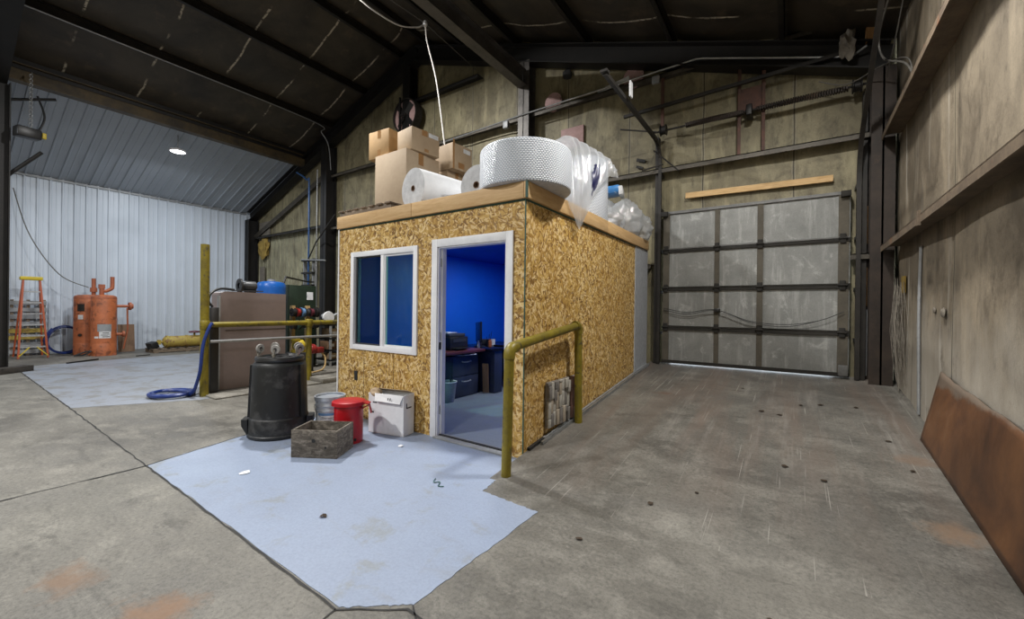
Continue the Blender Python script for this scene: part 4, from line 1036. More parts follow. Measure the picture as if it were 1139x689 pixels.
for k in range(5):
    a = .5 + k * 2 * PI / 5
    p = q + Vector((.205 * math.cos(a), .205 * math.sin(a), .05))
    wa = -.46 + .75 * math.sin(k * 2.4 + .5); wdir = Vector((math.cos(wa), math.sin(wa), 0))
    bm = B(); tube(bm, [p, p + Vector((0, 0, .03))], .012, 8)
    for s in (-1, 1): bar(bm, p + wdir * .02 * s + Vector((0, 0, .02)), p + wdir * .02 * s + Vector((.02, .01, .085)), .02, .004, wdir)
    cs = obj('caster', bm, 'caster_metal', dl)
    bm = B(); lathe(bm, [(0, -.013), (.016, -.013), (.024, -.01), (.044, -.012), (.048, -.006), (.048, .006), (.044, .012), (.024, .01), (.016, .013), (0, .013)], p + Vector((.02, .01, .085)), 22, wdir); obj('wheel', bm, 'caster_rubber', cs)
    bm = B(); lathe(bm, [(0, -.015), (.018, -.015), (.018, .015), (0, .015)], p + Vector((.02, .01, .085)), 14, wdir); obj('wheel_hub', bm, 'black_plastic', cs)

pc_ = Vector((-4.36, 2.72, .0))
pail = thing('paint_pail', 'ribbed grey metal paint pail with white label behind the wooden crate', 'pail', pc_)
bm = B(); lathe(bm, [(0, .004), (.142, .004), (.146, .015), (.150, .22), (.157, .228), (.157, .24), (.151, .25), (.152, .275), (.159, .283), (.159, .295), (.153, .305), (.153, .33), (.16, .338), (.16, .35), (.155, .36), (0, .36)], pc_, 40); obj('body', bm, 'pail_metal', pail)
bm = B(); lathe(bm, [(0, .368), (.13, .368), (.135, .362), (.15, .362), (.152, .385), (.166, .388), (.168, .372), (.164, .345), (.16, .345)], pc_, 40); obj('lid', bm, 'pail_metal', pail)
def wrap(r, a0, a1, z0, z1, c, n=14):
    bm = B(); R = [[bm.verts.new(c + Vector((r * math.cos(a0 + (a1 - a0) * i / n), r * math.sin(a0 + (a1 - a0) * i / n), z))) for z in (z0, z1)] for i in range(n + 1)]
    for a, b in zip(R, R[1:]): bm.faces.new((a[0], b[0], b[1], a[1]))
    return bm
fa = math.atan2(-pc_.y, -pc_.x)
lb_ = obj('label_band', wrap(.1525, fa - 1.0, fa + .9, .03, .215, pc_), 'label_white', pail)
obj('blue_band', wrap(.1532, fa - .9, fa + .3, .185, .213, pc_), 'label_blue', lb_)
bm = B()
for (a0, a1, z0, z1) in ((-.75, .1, .125, .135), (-.7, -.2, .15, .155), (-.15, .15, .15, .155), (-.75, -.4, .09, .097), (-.35, 0, .09, .097)):
    w = wrap(.1536, fa + a0, fa + a1, z0, z1, pc_, 5); me = bpy.data.meshes.new('t'); w.to_mesh(me); w.free(); bm.from_mesh(me); bpy.data.meshes.remove(me)
obj('print', bm, 'ink', lb_)
bm = B(); tube(bm, [pc_ + Vector((.163 * math.cos(fa + 1.57 + a), .163 * math.sin(fa + 1.57 + a), .3)) for a in (0, .01)] , .012, 8); tube(bm, smooth_path([pc_ + Vector((.166 * math.cos(fa + 1.55), .166 * math.sin(fa + 1.55), .3)), pc_ + Vector((.175 * math.cos(fa + .8), .175 * math.sin(fa + .8), .2)), pc_ + Vector((.178 * math.cos(fa), .178 * math.sin(fa), .165)), pc_ + Vector((.175 * math.cos(fa - .8), .175 * math.sin(fa - .8), .2)), pc_ + Vector((.166 * math.cos(fa - 1.55), .166 * math.sin(fa - 1.55), .3))], 6), .003, 6); obj('bail_handle', bm, 'caster_metal', pail)

rc = Vector((-3.79, 2.575, .0))
red = thing('oily_waste_can', 'round bright red steel oily waste can with hinged lid', 'waste can', rc)
bm = B(); lathe(bm, [(0, .02), (.13, .02), (.132, .0), (.14, .0), (.142, .02), (.142, .395), (.148, .4), (0, .4)], rc, 40); obj('body', bm, 'red_can', red)
ld = B(); lathe(ld, [(0, .442), (.14, .434), (.163, .425), (.166, .405), (.166, .39), (.16, .39), (.158, .403), (0, .403)], rc, 40); lid = obj('lid', ld, 'red_can', red)
fa = .62   # hinge toward the booth
d = Vector((math.cos(fa), math.sin(fa), 0)); s = Vector((-d.y, d.x, 0))
bm = B(); bar(bm, rc + d * .13 + Vector((0, 0, .425)), rc + d * .215 + Vector((0, 0, .40)), .09, .012); bar(bm, rc + d * .21 + Vector((0, 0, .405)), rc + d * .235 + Vector((0, 0, .30)), .03, .01, d); bar(bm, rc + d * .145 + Vector((0, 0, .35)), rc + d * .2 + Vector((0, 0, .38)), .06, .012); obj('lid_lever', bm, 'red_can', red)
fc_ = math.atan2(-rc.y, -rc.x)
bm = wrap(.1432, fc_ - .75, fc_ + .35, .11, .26, rc); lbl = obj('label', bm, plain('red_label', (.47, .012, .02), (.4, .01, .016), 6, .35, 0, 0), red)
bm = B()
for (a0, a1, z0, z1) in ((-.6, .2, .235, .245), (-.6, -.1, .21, .216), (-.55, .15, .18, .186), (-.55, .1, .165, .17), (-.55, .15, .15, .155)):
    w = wrap(.1436, fc_ + a0, fc_ + a1, z0, z1, rc, 5); me = bpy.data.meshes.new('t'); w.to_mesh(me); w.free(); bm.from_mesh(me); bpy.data.meshes.remove(me)
obj('label_print', bm, 'maroon', lbl)
bm = B(); lathe(bm, [(0, 0), (.014, 0), (.014, .008), (0, .008)], rc + Vector((.142 * math.cos(fc_ + .45), .142 * math.sin(fc_ + .45), .05)), 12, (math.cos(fc_ + .45), math.sin(fc_ + .45), 0)); obj('vent_hole', bm, 'seal_dark', red)

def local_frame(o, ex, ey):
    o = Vector(o); ex = Vector(ex).normalized(); ey = Vector(ey).normalized(); ez = ex.cross(ey)
    return Matrix(((ex.x, ey.x, ez.x, o.x), (ex.y, ey.y, ez.y, o.y), (ex.z, ey.z, ez.z, o.z), (0, 0, 0, 1)))
# weathered open crate: corner, along the front, along the side
cm = local_frame((-3.80, 1.985, .004), (.40, .235, 0), (-.235, .40, 0)); L_, W_, H_ = .44, .33, .255
cr = thing('wooden_crate', 'weathered grey plywood crate without lid in front of the red can', 'crate', (-3.7, 2.25, .004))
for nm, b_ in (('front_board', (0, L_, 0, .018)), ('back_board', (0, L_, W_ - .018, W_)), ('end_board', (0, .018, .018, W_ - .018)), ('end_board', (L_ - .018, L_, .018, W_ - .018))):
    bm = B(); box(bm, b_[0], b_[1], b_[2], b_[3], 0, H_, 0, .003); bm.transform(cm); o = obj(nm, bm, 'weathered_plywood', cr)
    if nm == 'front_board':
        for (x, z, r) in ((.215, .16, .018), (.33, .10, .011)):
            bm = B(); lathe(bm, [(0, -.002), (r, -.002), (r, .004), (0, .004)], (x, 0, z), 14, 'y'); bm.transform(cm); obj('knot_hole', bm, 'seal_dark', o)
    if nm == 'end_board' and b_[0] > .1:
        bm = B(); obox(bm, (L_ + .001, W_ / 2, .17), (.003, .05, .02)); bm.transform(cm); obj('hand_hole', bm, 'net_fibre', o)
bm = B(); box(bm, .018, L_ - .018, .018, W_ - .018, .0, .015); bm.transform(cm); obj('bottom', bm, 'weathered_plywood', cr)

# white carton with open top
ca, cb = Vector((-3.39, 3.0, 0)), Vector((-3.9, 2.90, 0))
ex = (ca - cb).normalized(); ey = Vector((-ex.y, ex.x, 0)); LC = .48; WC = .185; HC = .44
km = local_frame((cb.x, cb.y, .004), ex, ey)
ct = thing('white_carton', 'tall scuffed white cardboard carton with open flaps below the booth window', 'carton', (-3.64, 3.03, .004))
bm = B()
box(bm, 0, LC, 0, .005, 0, HC); box(bm, 0, LC, WC - .005, WC, 0, HC); box(bm, 0, .005, .005, WC - .005, 0, HC); box(bm, LC - .005, LC, .005, WC - .005, 0, HC); box(bm, 0, LC, 0, WC, 0, .006)
bm.transform(km); obj('body', bm, 'white_card', ct)
bm = B(); vs = [(.0 + .09, -.004, HC - .0), (LC - .005, -.004, HC - .0), (LC - .03, -.03, HC - .085), (.12, -.035, HC - .075)]; poly(bm, vs, (0, .004, .002)); bm.transform(km); obj('front_flap', bm, 'white_card', ct)
bm = B(); poly(bm, [(0, WC, HC), (LC, WC, HC), (LC - .02, WC - .1, HC + .045), (.03, WC - .1, HC + .04)], (0, .003, .003)); bm.transform(km); obj('back_flap', bm, 'brown_card', ct)
bm = B(); poly(bm, [(LC, .0, HC), (LC, WC, HC), (LC + .01, WC - .01, HC + .012), (LC + .008, .02, HC + .012)], (.003, 0, 0)); bm.transform(km); obj('side_flap', bm, 'white_card', ct)
bm = B(); bmesh.ops.create_icosphere(bm, subdivisions=3, radius=.06)
for v in bm.verts: v.co *= 1 + .5 * noise.noise(v.co * 18); v.co.z *= .8; v.co += Vector((.06, .05, HC + .0))
bm.transform(km); obj('crumpled_paper', bm, 'brown_card', ct)
bm = B(); obox(bm, (LC + .001, WC * .5, HC - .14), (.004, .085, .012)); obox(bm, (LC + .001, WC * .5 - .04, HC - .115), (.004, .012, .055)); bm.transform(km); obj('hand_hole', bm, 'seal_dark', ct)
bm = B(); obox(bm, (.09, -.001, HC - .1), (.06, .002, .014)); obox(bm, (.06, -.001, HC - .21), (.03, .002, .02)); obox(bm, (.30, -.037, HC - .04), (.012, .002, .025), (-.35, 0, 0)); obox(bm, (.33, -.037, HC - .04), (.012, .002, .025), (-.35, 0, 0)); bm.transform(km); obj('print', bm, 'ink', ct)

# litter
def scrap(name, x, y, z, r, mat, label, cat, flat=.12, group=None, seed=0):
    bm = B(); n = 9
    vs = [bm.verts.new((x + r * random.uniform(.5, 1) * math.cos(2 * PI * k / n), y + r * random.uniform(.5, 1) * math.sin(2 * PI * k / n), z + .003 + r * flat * random.random())) for k in range(n)]
    c = bm.verts.new((x, y, z + .004 + r * flat * 1.5))
    for k in range(n): bm.faces.new((vs[k], vs[(k + 1) % n], c))
    return tag(obj(name, bm, mat, origin=(x, y, z)), label, cat, group)
scrap('paper_scrap', -3.22, 2.78, .004, .035, 'paper', 'white paper scrap on blue floor by the white carton', 'paper scrap', .3)
scrap('paint_chip', -3.75, 1.58, .004, .05, 'paper', 'flattened white flake on the blue floor in front of the crate', 'flake', .05)
scrap('debris_flake', -2.55, 1.55, .004, .03, 'leaf', 'small dark curled flake on middle of the near blue floor', 'flake', .4)
bm = B(); tube(bm, smooth_path([(-2.38, 2.42, .008), (-2.34, 2.36, .008), (-2.3, 2.39, .008), (-2.26, 2.33, .008), (-2.22, 2.35, .008)], 6), .004, 6); tag(obj('green_string', bm, 'teal', origin=(-2.3, 2.38, .004)), 'short teal string lying on the blue floor before the doorway', 'string')
random.seed(5)
for (x, y, r) in ((-.25, 5.35, .06), (-.08, 5.3, .05), (.12, 5.75, .05), (.3, 5.85, .06), (.62, 5.9, .06), (-.02, 4.0, .05), (.23, 3.87, .045), (-.55, 3.25, .03), (.75, 4.95, .05), (.8, 4.35, .04), (-.8, 2.95, .05), (-.5, 6.2, .04), (-.06, 2.2, .025), (-1.05, 2.3, .045)):
    scrap('dry_leaf', x, y, ramp_z(y) + .002, r * .6, 'leaf', 'small dry brown leaf lying on the concrete ramp', 'leaf', .2, 'dry leaves on the ramp')

# ------------------------------------------------------------------ on the booth roof
RZ0 = FZ - .010
pal = thing('wooden_pallet', 'dark wooden pallet under the cartons on the booth roof edge', 'pallet', (-4.7, 3.9, RZ0))
for y in (3.3, 3.8, 4.35):
    bm = B(); box(bm, -5.1, -4.05, y, y + .09, RZ0 + .022, RZ0 + .105, 0, .003); obj('stringer', bm, 'pallet_wood', pal)
for i in range(7):
    x = -5.1 + i * .16
    bm = B(); box(bm, x, x + .1, 3.27, 4.46, RZ0 + .106, RZ0 + .126, 0, .003); obj('deck_board', bm, 'pallet_wood', pal)
for i in (0, 3, 6):
    x = -5.1 + i * .16
    bm = B(); box(bm, x, x + .1, 3.27, 4.46, RZ0 + .001, RZ0 + .021, 0, .003); obj('bottom_board', bm, 'pallet_wood', pal)
PZ = RZ0 + .127
def carton(x0, y0, z0, L, W, H, rot, mat, label, tape='x', flaps=False, parts=()):
    t = thing('cardboard_box', label, 'cardboard box', (x0, y0, z0), 'cartons on the booth roof')
    m = Matrix.Translation((x0, y0, z0)) @ Matrix.Rotation(rot, 4, 'Z')
    bm = B(); box(bm, -L, 0, 0, W, 0.001, H, 0, .006); bm.transform(m); obj('body', bm, mat, t)
    bm = B(); box(bm, -L * .5 - .001, -L * .5 + .001, -.0015, W + .0015, H - .002, H + .0015); box(bm, -L - .001, .0015, W * .5 - .0012, W * .5 + .0012, H - .001, H + .0012); bm.transform(m); obj('flap_seam', bm, 'pallet_wood', t)
    for k, p in enumerate(parts):
        bm = B()
        nm, face, a0, a1, b0, b1, mm = p
        if face == 'f': box(bm, -L * a1, -L * a0, -.002, 0, H * b0, H * b1)
        else: box(bm, 0, .002, W * a0, W * a1, H * b0, H * b1)
        bm.transform(m); obj(nm, bm, mm, t)
    return t
T1 = ('tape', 'f', .4, .55, .72, 1.0, 'card_tape')
T2 = ('tape', 'f', .4, .55, .0, .3, 'card_tape')
carton(-4.53, 3.95 - .0, PZ, .69, .66, .98, 0.0, 'tan_card', 'largest tall tan cardboard box on the pallet, under two smaller ones', parts=(('tape', 's', .35, .5, .82, 1.0, 'card_tape'),))
carton(-5.0, 4.02, PZ + .982, .44, .5, .42, .06, 'orange_card', 'orange-tan cardboard box on top at far left of the stack', parts=(T1, T2))
carton(-4.5, 4.02, PZ + .982, .36, .5, .33, -.12, 'brown_card', 'brown cardboard box with white label on top beside the orange-tan one', parts=(('tape', 's', .35, .55, .75, 1.0, 'card_tape'), ('label', 's', .6, .95, .78, .96, 'label_white'), ('print', 's', .45, .6, .06, .2, 'card_tape')))
carton(-4.42, 4.68, RZ0, .5, .42, .98, -.02, 'brown_card', 'plain brown cardboard box standing right behind the large tan one', parts=(('tape', 's', .42, .58, .7, 1.0, 'card_tape'),))
carton(-4.30, 4.66, RZ0 + .982, .42, .42, .40, -.08, 'brown_card', 'brown cardboard box with a loose flap and label, right end of stack', parts=(('label', 's', .55, .9, .74, .9, 'label_white'), ('print', 's', .3, .6, .08, .3, 'card_tape'), ('loose_strip', 's', .02, .1, .0, 1.14, 'card_tape')))
carton(-4.1, 5.12, RZ0, .34, .3, .95, -.05, 'tan_card', 'narrow tan cardboard box farthest right and lowest of the stack', parts=(('tape', 's', .2, .5, .7, .85, 'card_tape'),))

def roll(name, c, axis, L, r, core, mats, label, cat='roll', seg=48, bulge=.0):
    """a roll of sheet: wrap, two end faces as rings, dark core tube"""
    t = thing(name, label, cat, c)
    ax = Vector(axis).normalized(); c = Vector(c)
    bm = B(); n = 10
    lathe(bm, [(r * (1 - .012 * (1 if k in (0, n) else 0)), L * k / n) for k in range(n + 1)], c, seg, ax); obj('wrap', bm, mats[0], t)
    bm = B(); lathe(bm, [(core, .004), (r * .5, -.004), (r * .985, 0)], c, seg, ax); obj('end_face', bm, mats[1], t)
    bm = B(); lathe(bm, [(core, L - .004), (r * .5, L + .004), (r * .985, L)], c, seg, ax); obj('end_face', bm, mats[1], t)
    bm = B(); lathe(bm, [(core * .82, L), (core * .82, 0), (core * 1.02, -.003), (core * 1.02, L)], c, 24, ax); obj('core', bm, 'brown_board', t)
    return t
roll('foam_roll', (-3.73, 3.36, RZ0 + .25), (.16, .987, 0), .95, .245, .035, ('foam', 'foam_end'), 'white foam sheet roll lying on its side at the roof edge')
roll('packing_roll', (-2.975, 3.62, RZ0 + .238), (.0, 1, 0), .6, .232, .04, ('foam', 'foam_end'), 'pale packing roll lying between the foam roll and big bubble roll')
br_ = thing('bubble_wrap_roll', 'huge short bubble wrap roll standing over the front corner of booth roof', 'bubble wrap roll', (-2.29, 3.56, RZ0 + .012))
b0 = Vector((-2.27, 3.56, RZ0 + .012)); BR = .47; BH = .405
bm = B(); lathe(bm, [(BR * .97, 0), (BR * .995, .012), (BR, .03), (BR, BH - .03), (BR * .99, BH - .01), (BR * .97, BH)], b0, 96); o = obj('wrap', bm, 'bubble_wrap', br_)
bm = B(); lathe(bm, [(.05, BH - .012), (BR * .5, BH - .004), (BR * .97, BH)], b0, 64); obj('top_face', bm, 'foam_end', br_)
bm = B(); lathe(bm, [(.05, .0), (BR * .97, 0)], b0, 64); obj('bottom_face', bm, 'foam_end', br_)
bm = B(); lathe(bm, [(.05, 0), (.05, BH), (.042, BH), (.042, 0), (.05, 0)], b0, 24); obj('core', bm, 'brown_board', br_)
b2 = Vector((-2.36, 5.1, RZ0 + .004)); R2 = .36; H2 = .79
br2 = thing('bubble_wrap_roll', 'tall bubble wrap roll standing under the draped plastic film', 'bubble wrap roll', b2)
bm = B(); lathe(bm, [(R2 * .98, 0), (R2, .02), (R2, H2 - .02), (R2 * .98, H2)], b2, 72); obj('wrap', bm, 'bubble_wrap', br2)
bm = B(); lathe(bm, [(.05, H2 - .01), (R2 * .98, H2)], b2, 48); obj('top_face', bm, 'foam_end', br2)
bm = B(); lathe(bm, [(.05, 0), (R2 * .98, 0)], b2, 48); obj('bottom_face', bm, 'foam_end', br2)

# plastic film draped over the tall roll, spilling over the booth edge toward the camera
fl = thing('plastic_film', 'loose clear plastic film draped over the tall roll and hanging over fascia', 'plastic film', (-2.2, 4.6, RZ0))
def curve(keys, t):
    for (a, p), (b, q) in zip(keys, keys[1:]):
        if t <= b:
            f = (t - a) / (b - a); f = f * f * (3 - 2 * f) * .6 + f * .4
            return Vector(p).lerp(Vector(q), f)
    return Vector(keys[-1][1])
RIDGE = [(0, (-2.42, 4.30, 3.40)), (.2, (-2.34, 4.55, 3.56)), (.45, (-2.28, 4.85, 3.55)), (.7, (-2.18, 5.2, 3.50)), (1, (-2.04, 5.46, 3.38))]
HEM = [(0, (-1.985, 3.9, 2.62)), (.14, (-1.97, 4.06, 2.45)), (.26, (-1.965, 4.22, 2.30)), (.4, (-1.965, 4.45, 2.55)), (.55, (-1.94, 4.68, 2.88)), (.75, (-1.92, 5.02, 3.12)), (1, (-1.95, 5.40, 3.2))]
BACK = [(0, (-2.75, 4.5, 3.0)), (.5, (-2.75, 5.1, 3.05)), (1, (-2.5, 5.55, 3.05))]
def film_pt(u, v, lift=0):
    r = curve(RIDGE, u)
    if v < .2:
        t = 1 - v / .2; p = r.lerp(curve(BACK, u), t); p.z += .12 * math.sin(PI * t)
        n = Vector((-.6, .2, .6)); amp = .03 * t
    else:
        t = (v - .2) / .8; h = curve(HEM, u)
        c = Vector((h.x - .02 + .06 * math.sin(PI * u), r.y * .6 + h.y * .4, r.z - .08))
        p = (1 - t) ** 2 * r + 2 * t * (1 - t) * c + t * t * h
        n = Vector((.75, -.62, .1)); amp = .012 + .04 * math.sin(PI * min(1, t * 1.05))
    w = math.sin(u * 52 + 3 * noise.noise((u * 5, v * 2.2, 1))) * .6 + .8 * noise.noise((u * 17, v * 3.5, 4)) + .35 * noise.noise((u * 38, v * 12, 7))
    p = p + n * (w * amp + lift)
    if p.z < 2.66 and p.x < -1.982: p.x = -1.982
    return p
bm = B(); NU, NV = 130, 50
V = [[bm.verts.new(film_pt(i / NU, k / NV)) for k in range(NV + 1)] for i in range(NU + 1)]
for a, b in zip(V, V[1:]):
    for k in range(NV):
        f = bm.faces.new((a[k], b[k], b[k + 1], a[k + 1])); f.smooth = True
obj('sheet', bm, 'film', fl, sharp=None)
bm = B(); V = []
for i in range(17):
    V.append([bm.verts.new(film_pt(.40 + .13 * i / 16, .70 + .24 * k / 20, .008)) for k in range(21)])
for i, (a, b) in enumerate(zip(V, V[1:])):
    for k in range(20):
        e = ((i - 8) / 8) ** 2 + ((k - 10) / 10) ** 2 + .9 * noise.noise((i * .33, k * .3, 9))
        if e < .85:
            f = bm.faces.new((a[k], b[k], b[k + 1], a[k + 1])); f.smooth = True
obj('blue_print', bm, plain('navy_print', (.012, .016, .075), (.008, .01, .05), 9, .4, 0, 0), fl, sharp=None)

def bag(c, s, seed, label, mat='bag_film', group=None, name='plastic_bag', cat='plastic bag'):
    bm = B(); bmesh.ops.create_icosphere(bm, subdivisions=5, radius=1)
    for v in bm.verts:
        p = v.co.copy(); q = p * 2.3 + Vector((seed * 3.1, seed, 0))
        w = 1 + .22 * noise.noise(q) + .12 * abs(noise.noise(q * 2.6)) + .05 * noise.noise(q * 7)
        p *= w
        v.co = Vector((p.x * s[0], p.y * s[1], max(p.z, -.8) * s[2])) + Vector(c)
    for f in bm.faces: f.smooth = True
    return tag(obj(name, bm, mat, origin=(c[0], c[1], c[2] - s[2] * .8), sharp=None), label, cat, group)
bag((-2.32, 5.95, RZ0 + .17), (.24, .3, .2), 1, 'clear plastic bag beside the tall bubble roll, nearest in the heap')
bag((-2.22, 6.45, RZ0 + .26), (.28, .3, .31), 2, 'bulging clear plastic bag in middle of the heap on the booth roof')
bag((-2.1, 6.86, RZ0 + .2), (.2, .24, .24), 3, 'last crinkled plastic bag drooping at rear corner of the booth roof')
bag((-2.62, 6.3, RZ0 + .3), (.3, .34, .36), 4, 'pale plastic bag at the back of the heap under the blue package')
bm = B(); obox(bm, (-2.54, 6.3, RZ0 + .715), (.62, .36, .13), (.05, -.1, .25), .045)
for v in bm.verts: v.co.z += .012 * noise.noise(v.co * 9)
bp = thing('blue_package', 'blue and white wrapped package on top of the plastic bag heap', 'package', (-2.5, 6.3, RZ0 + .6)); obj('wrapper', bm, 'blue_pack', bp)
bm = B(); obox(bm, (-2.245, 6.38, RZ0 + .715), (.07, .365, .14), (.05, -.1, .25), .02); obj('white_end', bm, 'label_white', bp)

# ------------------------------------------------------------------ hanging cords and lamps
pipe('lamp_cord', [(-6.7, 3.5, 6.9), (-6.2, 4.0, 6.72), (-5.9, 4.4, 6.45), (-5.75, 4.8, 6.38), (-5.7, 5.2, 6.55), (-5.7, 5.38, 6.68), (-5.68, 5.42, 6.4), (-5.2, 5.2, 5.4), (-4.55, 4.75, 3.97)], .013, 'white_cord', 'white electric cord looping from the roof lamp down to the cartons', 'cord', 10)
bm = B(); lathe(bm, [(0, -.05), (.03, -.04), (.045, .0), (.03, .05), (0, .06)], (-5.7, 5.39, 6.72), 14); tag(obj('cord_hook', bm, 'label_white', origin=(-5.7, 5.39, 6.7)), 'white cord hook where the lamp cord hangs from the thin wire', 'hook')
pipe('tie_wire', [(-5.6, 4.2, 6.55), (-5.72, 5.4, 6.75), (-5.95, 7.2, 6.83)], .007, 'grey_cord', 'thin wire stretched under the roof to the gable', 'wire')
lamp = thing('high_bay_lamp', 'round bright white high bay lamp hanging under the ribbed ceiling', 'ceiling lamp', (-13.75, 4.05, 5.75))
def lamp_at(lamp, c):
    c = Vector(c)
    bm = B(); lathe(bm, [(0, .11), (.06, .1), (.17, .05), (.185, .02), (.185, 0), (.165, 0), (.165, .01), (0, .012)], c, 36); obj('housing', bm, 'white_trim', lamp)
    bm = B(); lathe(bm, [(.163, .0), (0, -.004)], c, 36); obj('lens', bm, 'lamp_lens', lamp)
    bm = B(); tube(bm, [c + Vector((0, 0, .1)), (c.x, c.y, RZ(c.x))], .012, 8); obj('hook', bm, 'galv', lamp)
lamp_at(lamp, (-13.75, 4.05, 5.55))

def light(name, loc, power, size=.36, col=(1, .985, .96), rot=(0, 0, 0), spread=180):
    l = bpy.data.lights.new(name, 'AREA'); l.shape = 'DISK'; l.size = size; l.energy = power; l.color = col; l.spread = math.radians(spread)
    o = bpy.data.objects.new(name, l); C.objects.link(o); o.location = loc; o.rotation_euler = rot; return o
light('lamp_light_bay', (-13.75, 4.05, 5.53), 330, .3, (.9, .95, 1))
light('lamp_light_ridge', (-6.7, 3.5, 6.85), 1150, .36)
light('lamp_light_ramp', (-.1, 4.0, 5.05), 430, .36, (1, .97, .92))
light('lamp_light_rear', (-1.2, -3.0, 5.2), 520, .5)
light('lamp_light_rear', (-6.0, -2.6, 6.6), 1350, .5)
light('lamp_light_rear', (-13.75, -3.0, 5.5), 520, .5, (.92, .96, 1))
light('office_fill_light', (-3.5, 5.4, 2.27), 62, .5, (.95, .97, 1))  # fill light added to brighten the office interior, no fixture known there

# ------------------------------------------------------------------ far left bay
# step ladder in front of the ribbed wall
ld = thing('step_ladder', 'orange fibreglass step ladder with yellow top by the ribbed white wall', 'step ladder', (-15.95, 1.78, 0))
LX = -15.9; ly0, ly1 = 1.52, 2.02; lt0, lt1 = 1.62, 1.90; lh = 2.02; back = .36
fr_ = lambda s, t: Vector((LX - .30 * t, (ly0 if s < 0 else ly1) * (1 - t) + (lt0 if s < 0 else lt1) * t, lh * t))
rr_ = lambda s, t: Vector((LX - .85 + .5 * t, (ly0 if s < 0 else ly1) * (1 - t) + (lt0 if s < 0 else lt1) * t, lh * t))
for s in (-1, 1):
    bm = B(); bar(bm, fr_(s, .002), fr_(s, 1), .035, .075, (1, 0, 0)); obj('rail', bm, 'ladder_rail', ld)
    bm = B(); bar(bm, rr_(s, .002), rr_(s, 1), .03, .05, (1, 0, 0)); obj('rear_rail', bm, 'ladder_rail', ld)
for k in range(1, 7):
    t = k / 7.0 * .98
    bm = B(); a, b = fr_(-1, t), fr_(1, t); box(bm, a.x - .085, a.x + .03, a.y, b.y, a.z - .012, a.z + .02); obj('step', bm, 'aluminium', ld)
    if k < 6:
        bm = B(); a, b = rr_(-1, t), rr_(1, t); bar(bm, a, b, .025, .025); obj('rear_bar', bm, 'aluminium', ld)
for s in (-1, 1):
    bm = B(); a = fr_(s, .03) + Vector((.03, 0, 0)); b = fr_(s, .14) + Vector((.03, -s * .17, 0)); bar(bm, a, b, .02, .05, (1, 0, 0)); obj('corner_brace', bm, 'ladder_yellow', ld)
bm = B(); box(bm, LX - .50, LX - .24, lt0 - .05, lt1 + .05, lh - .02, lh + .07, 0, .015); obj('top_cap', bm, 'ladder_yellow', ld)
# shelving of crates behind the ladder
sk = thing('slatted_skid', 'grey slatted skid standing on edge behind the step ladder', 'skid', (-16.75, 1.8, 0))
for y in (1.5, 1.78, 2.06):
    bm = B(); box(bm, -16.90, -16.85, y - .03, y + .03, .0, 1.5); obj('stringer', bm, 'pallet_wood', sk)
for k in range(8):
    bm = B(); box(bm, -16.848, -16.828, 1.45, 2.1, .06 + k * .185, .06 + k * .185 + .11); obj('slat', bm, 'yellow_old' if k in (2, 3) else 'grey_paint', sk)
# coiled hose standing against wall
bm = B(); P = []
for i in range(0, 150):
    a = i / 150 * 2 * PI * 2.6
    P.append((-16.72 + .06 * math.sin(a * .37), 2.44 + (.36 + .02 * math.sin(a * 1.7)) * math.cos(a), .40 + (.36 + .02 * math.cos(a * 1.3)) * math.sin(a)))
tube(bm, P + [(-16.7, 2.12, .08), (-16.72, 2.1, .3), (-16.75, 2.13, .62), (-16.75, 2.2, .72)], .024, 8); tag(obj('blue_hose', bm, 'blue_hose', origin=(-16.45, 2.33, 0)), 'coiled blue hose standing on edge between ladder and orange tanks', 'hose')

# two orange upright tanks
def pipe_bm(pts, r, seg=12):
    bm = B(); tube(bm, pts, r, seg); return bm
def upright_tank(c, r, h, label, detail):
    t = thing('upright_tank', label, 'tank', (c[0], c[1], 0)); c = Vector(c)
    bm = B(); lathe(bm, [(r * .96, .06), (r, .06), (r, h - .09), (r * .93, h - .04), (r * .7, h - .01), (0, h)], c, 40); obj('body', bm, 'orange_tank', t)
    bm = B(); lathe(bm, [(r * 1.004, h - .115), (r * 1.01, h - .1), (r * .96, h - .052), (r * .95, h - .055)], c, 40); obj('weld_seam', bm, 'orange_pipe', t)
    bm = B(); lathe(bm, [(r * .9, .002), (r * 1.01, .002), (r * 1.01, .33), (r * 1.0, .335)], c, 40); obj('skirt', bm, 'orange_tank', t)
    return t, c, r, h
t, c, r, h = upright_tank((-15.55, 2.99, 0), .26, 1.66, 'front orange upright tank with white notice by the ribbed wall', 1)
bm = pipe_bm([c + Vector((0, -.05, h - .02)), c + Vector((0, -.05, h + .2))], .05); obox(bm, c + Vector((0, -.05, h + .22)), (.1, .12, .12)); obj('top_valve', bm, 'orange_pipe', t)
bm = pipe_bm(smooth_path([c + Vector((0, -.05, h + .12)), c + Vector((0, .03, h + .1)), c + Vector((.0, .14, h + .17)), c + Vector((0, .16, h + .24)), c + Vector((0, .16, h + .5))], 5), .045); obj('relief_pipe', bm, 'orange_pipe', t)
bm = pipe_bm([c + Vector((.05, .2, 1.35)), c + Vector((.07, .52, 1.35))], .04); obj('side_pipe', bm, 'orange_pipe', t)
bm = B(); lathe(bm, [(0, -.03), (.11, -.03), (.11, .02), (.07, .03), (.07, .06), (0, .06)], c + Vector((.07, .52, 1.35)), 20, 'y'); obj('flange', bm, 'orange_pipe', t)
bm = pipe_bm([c + Vector((.05, .2, .57)), c + Vector((.06, .38, .57))], .04); lathe(bm, [(0, 0), (.08, 0), (.08, .05), (0, .05)], c + Vector((.06, .36, .57)), 16, 'y'); obj('lower_pipe', bm, 'orange_pipe', t)
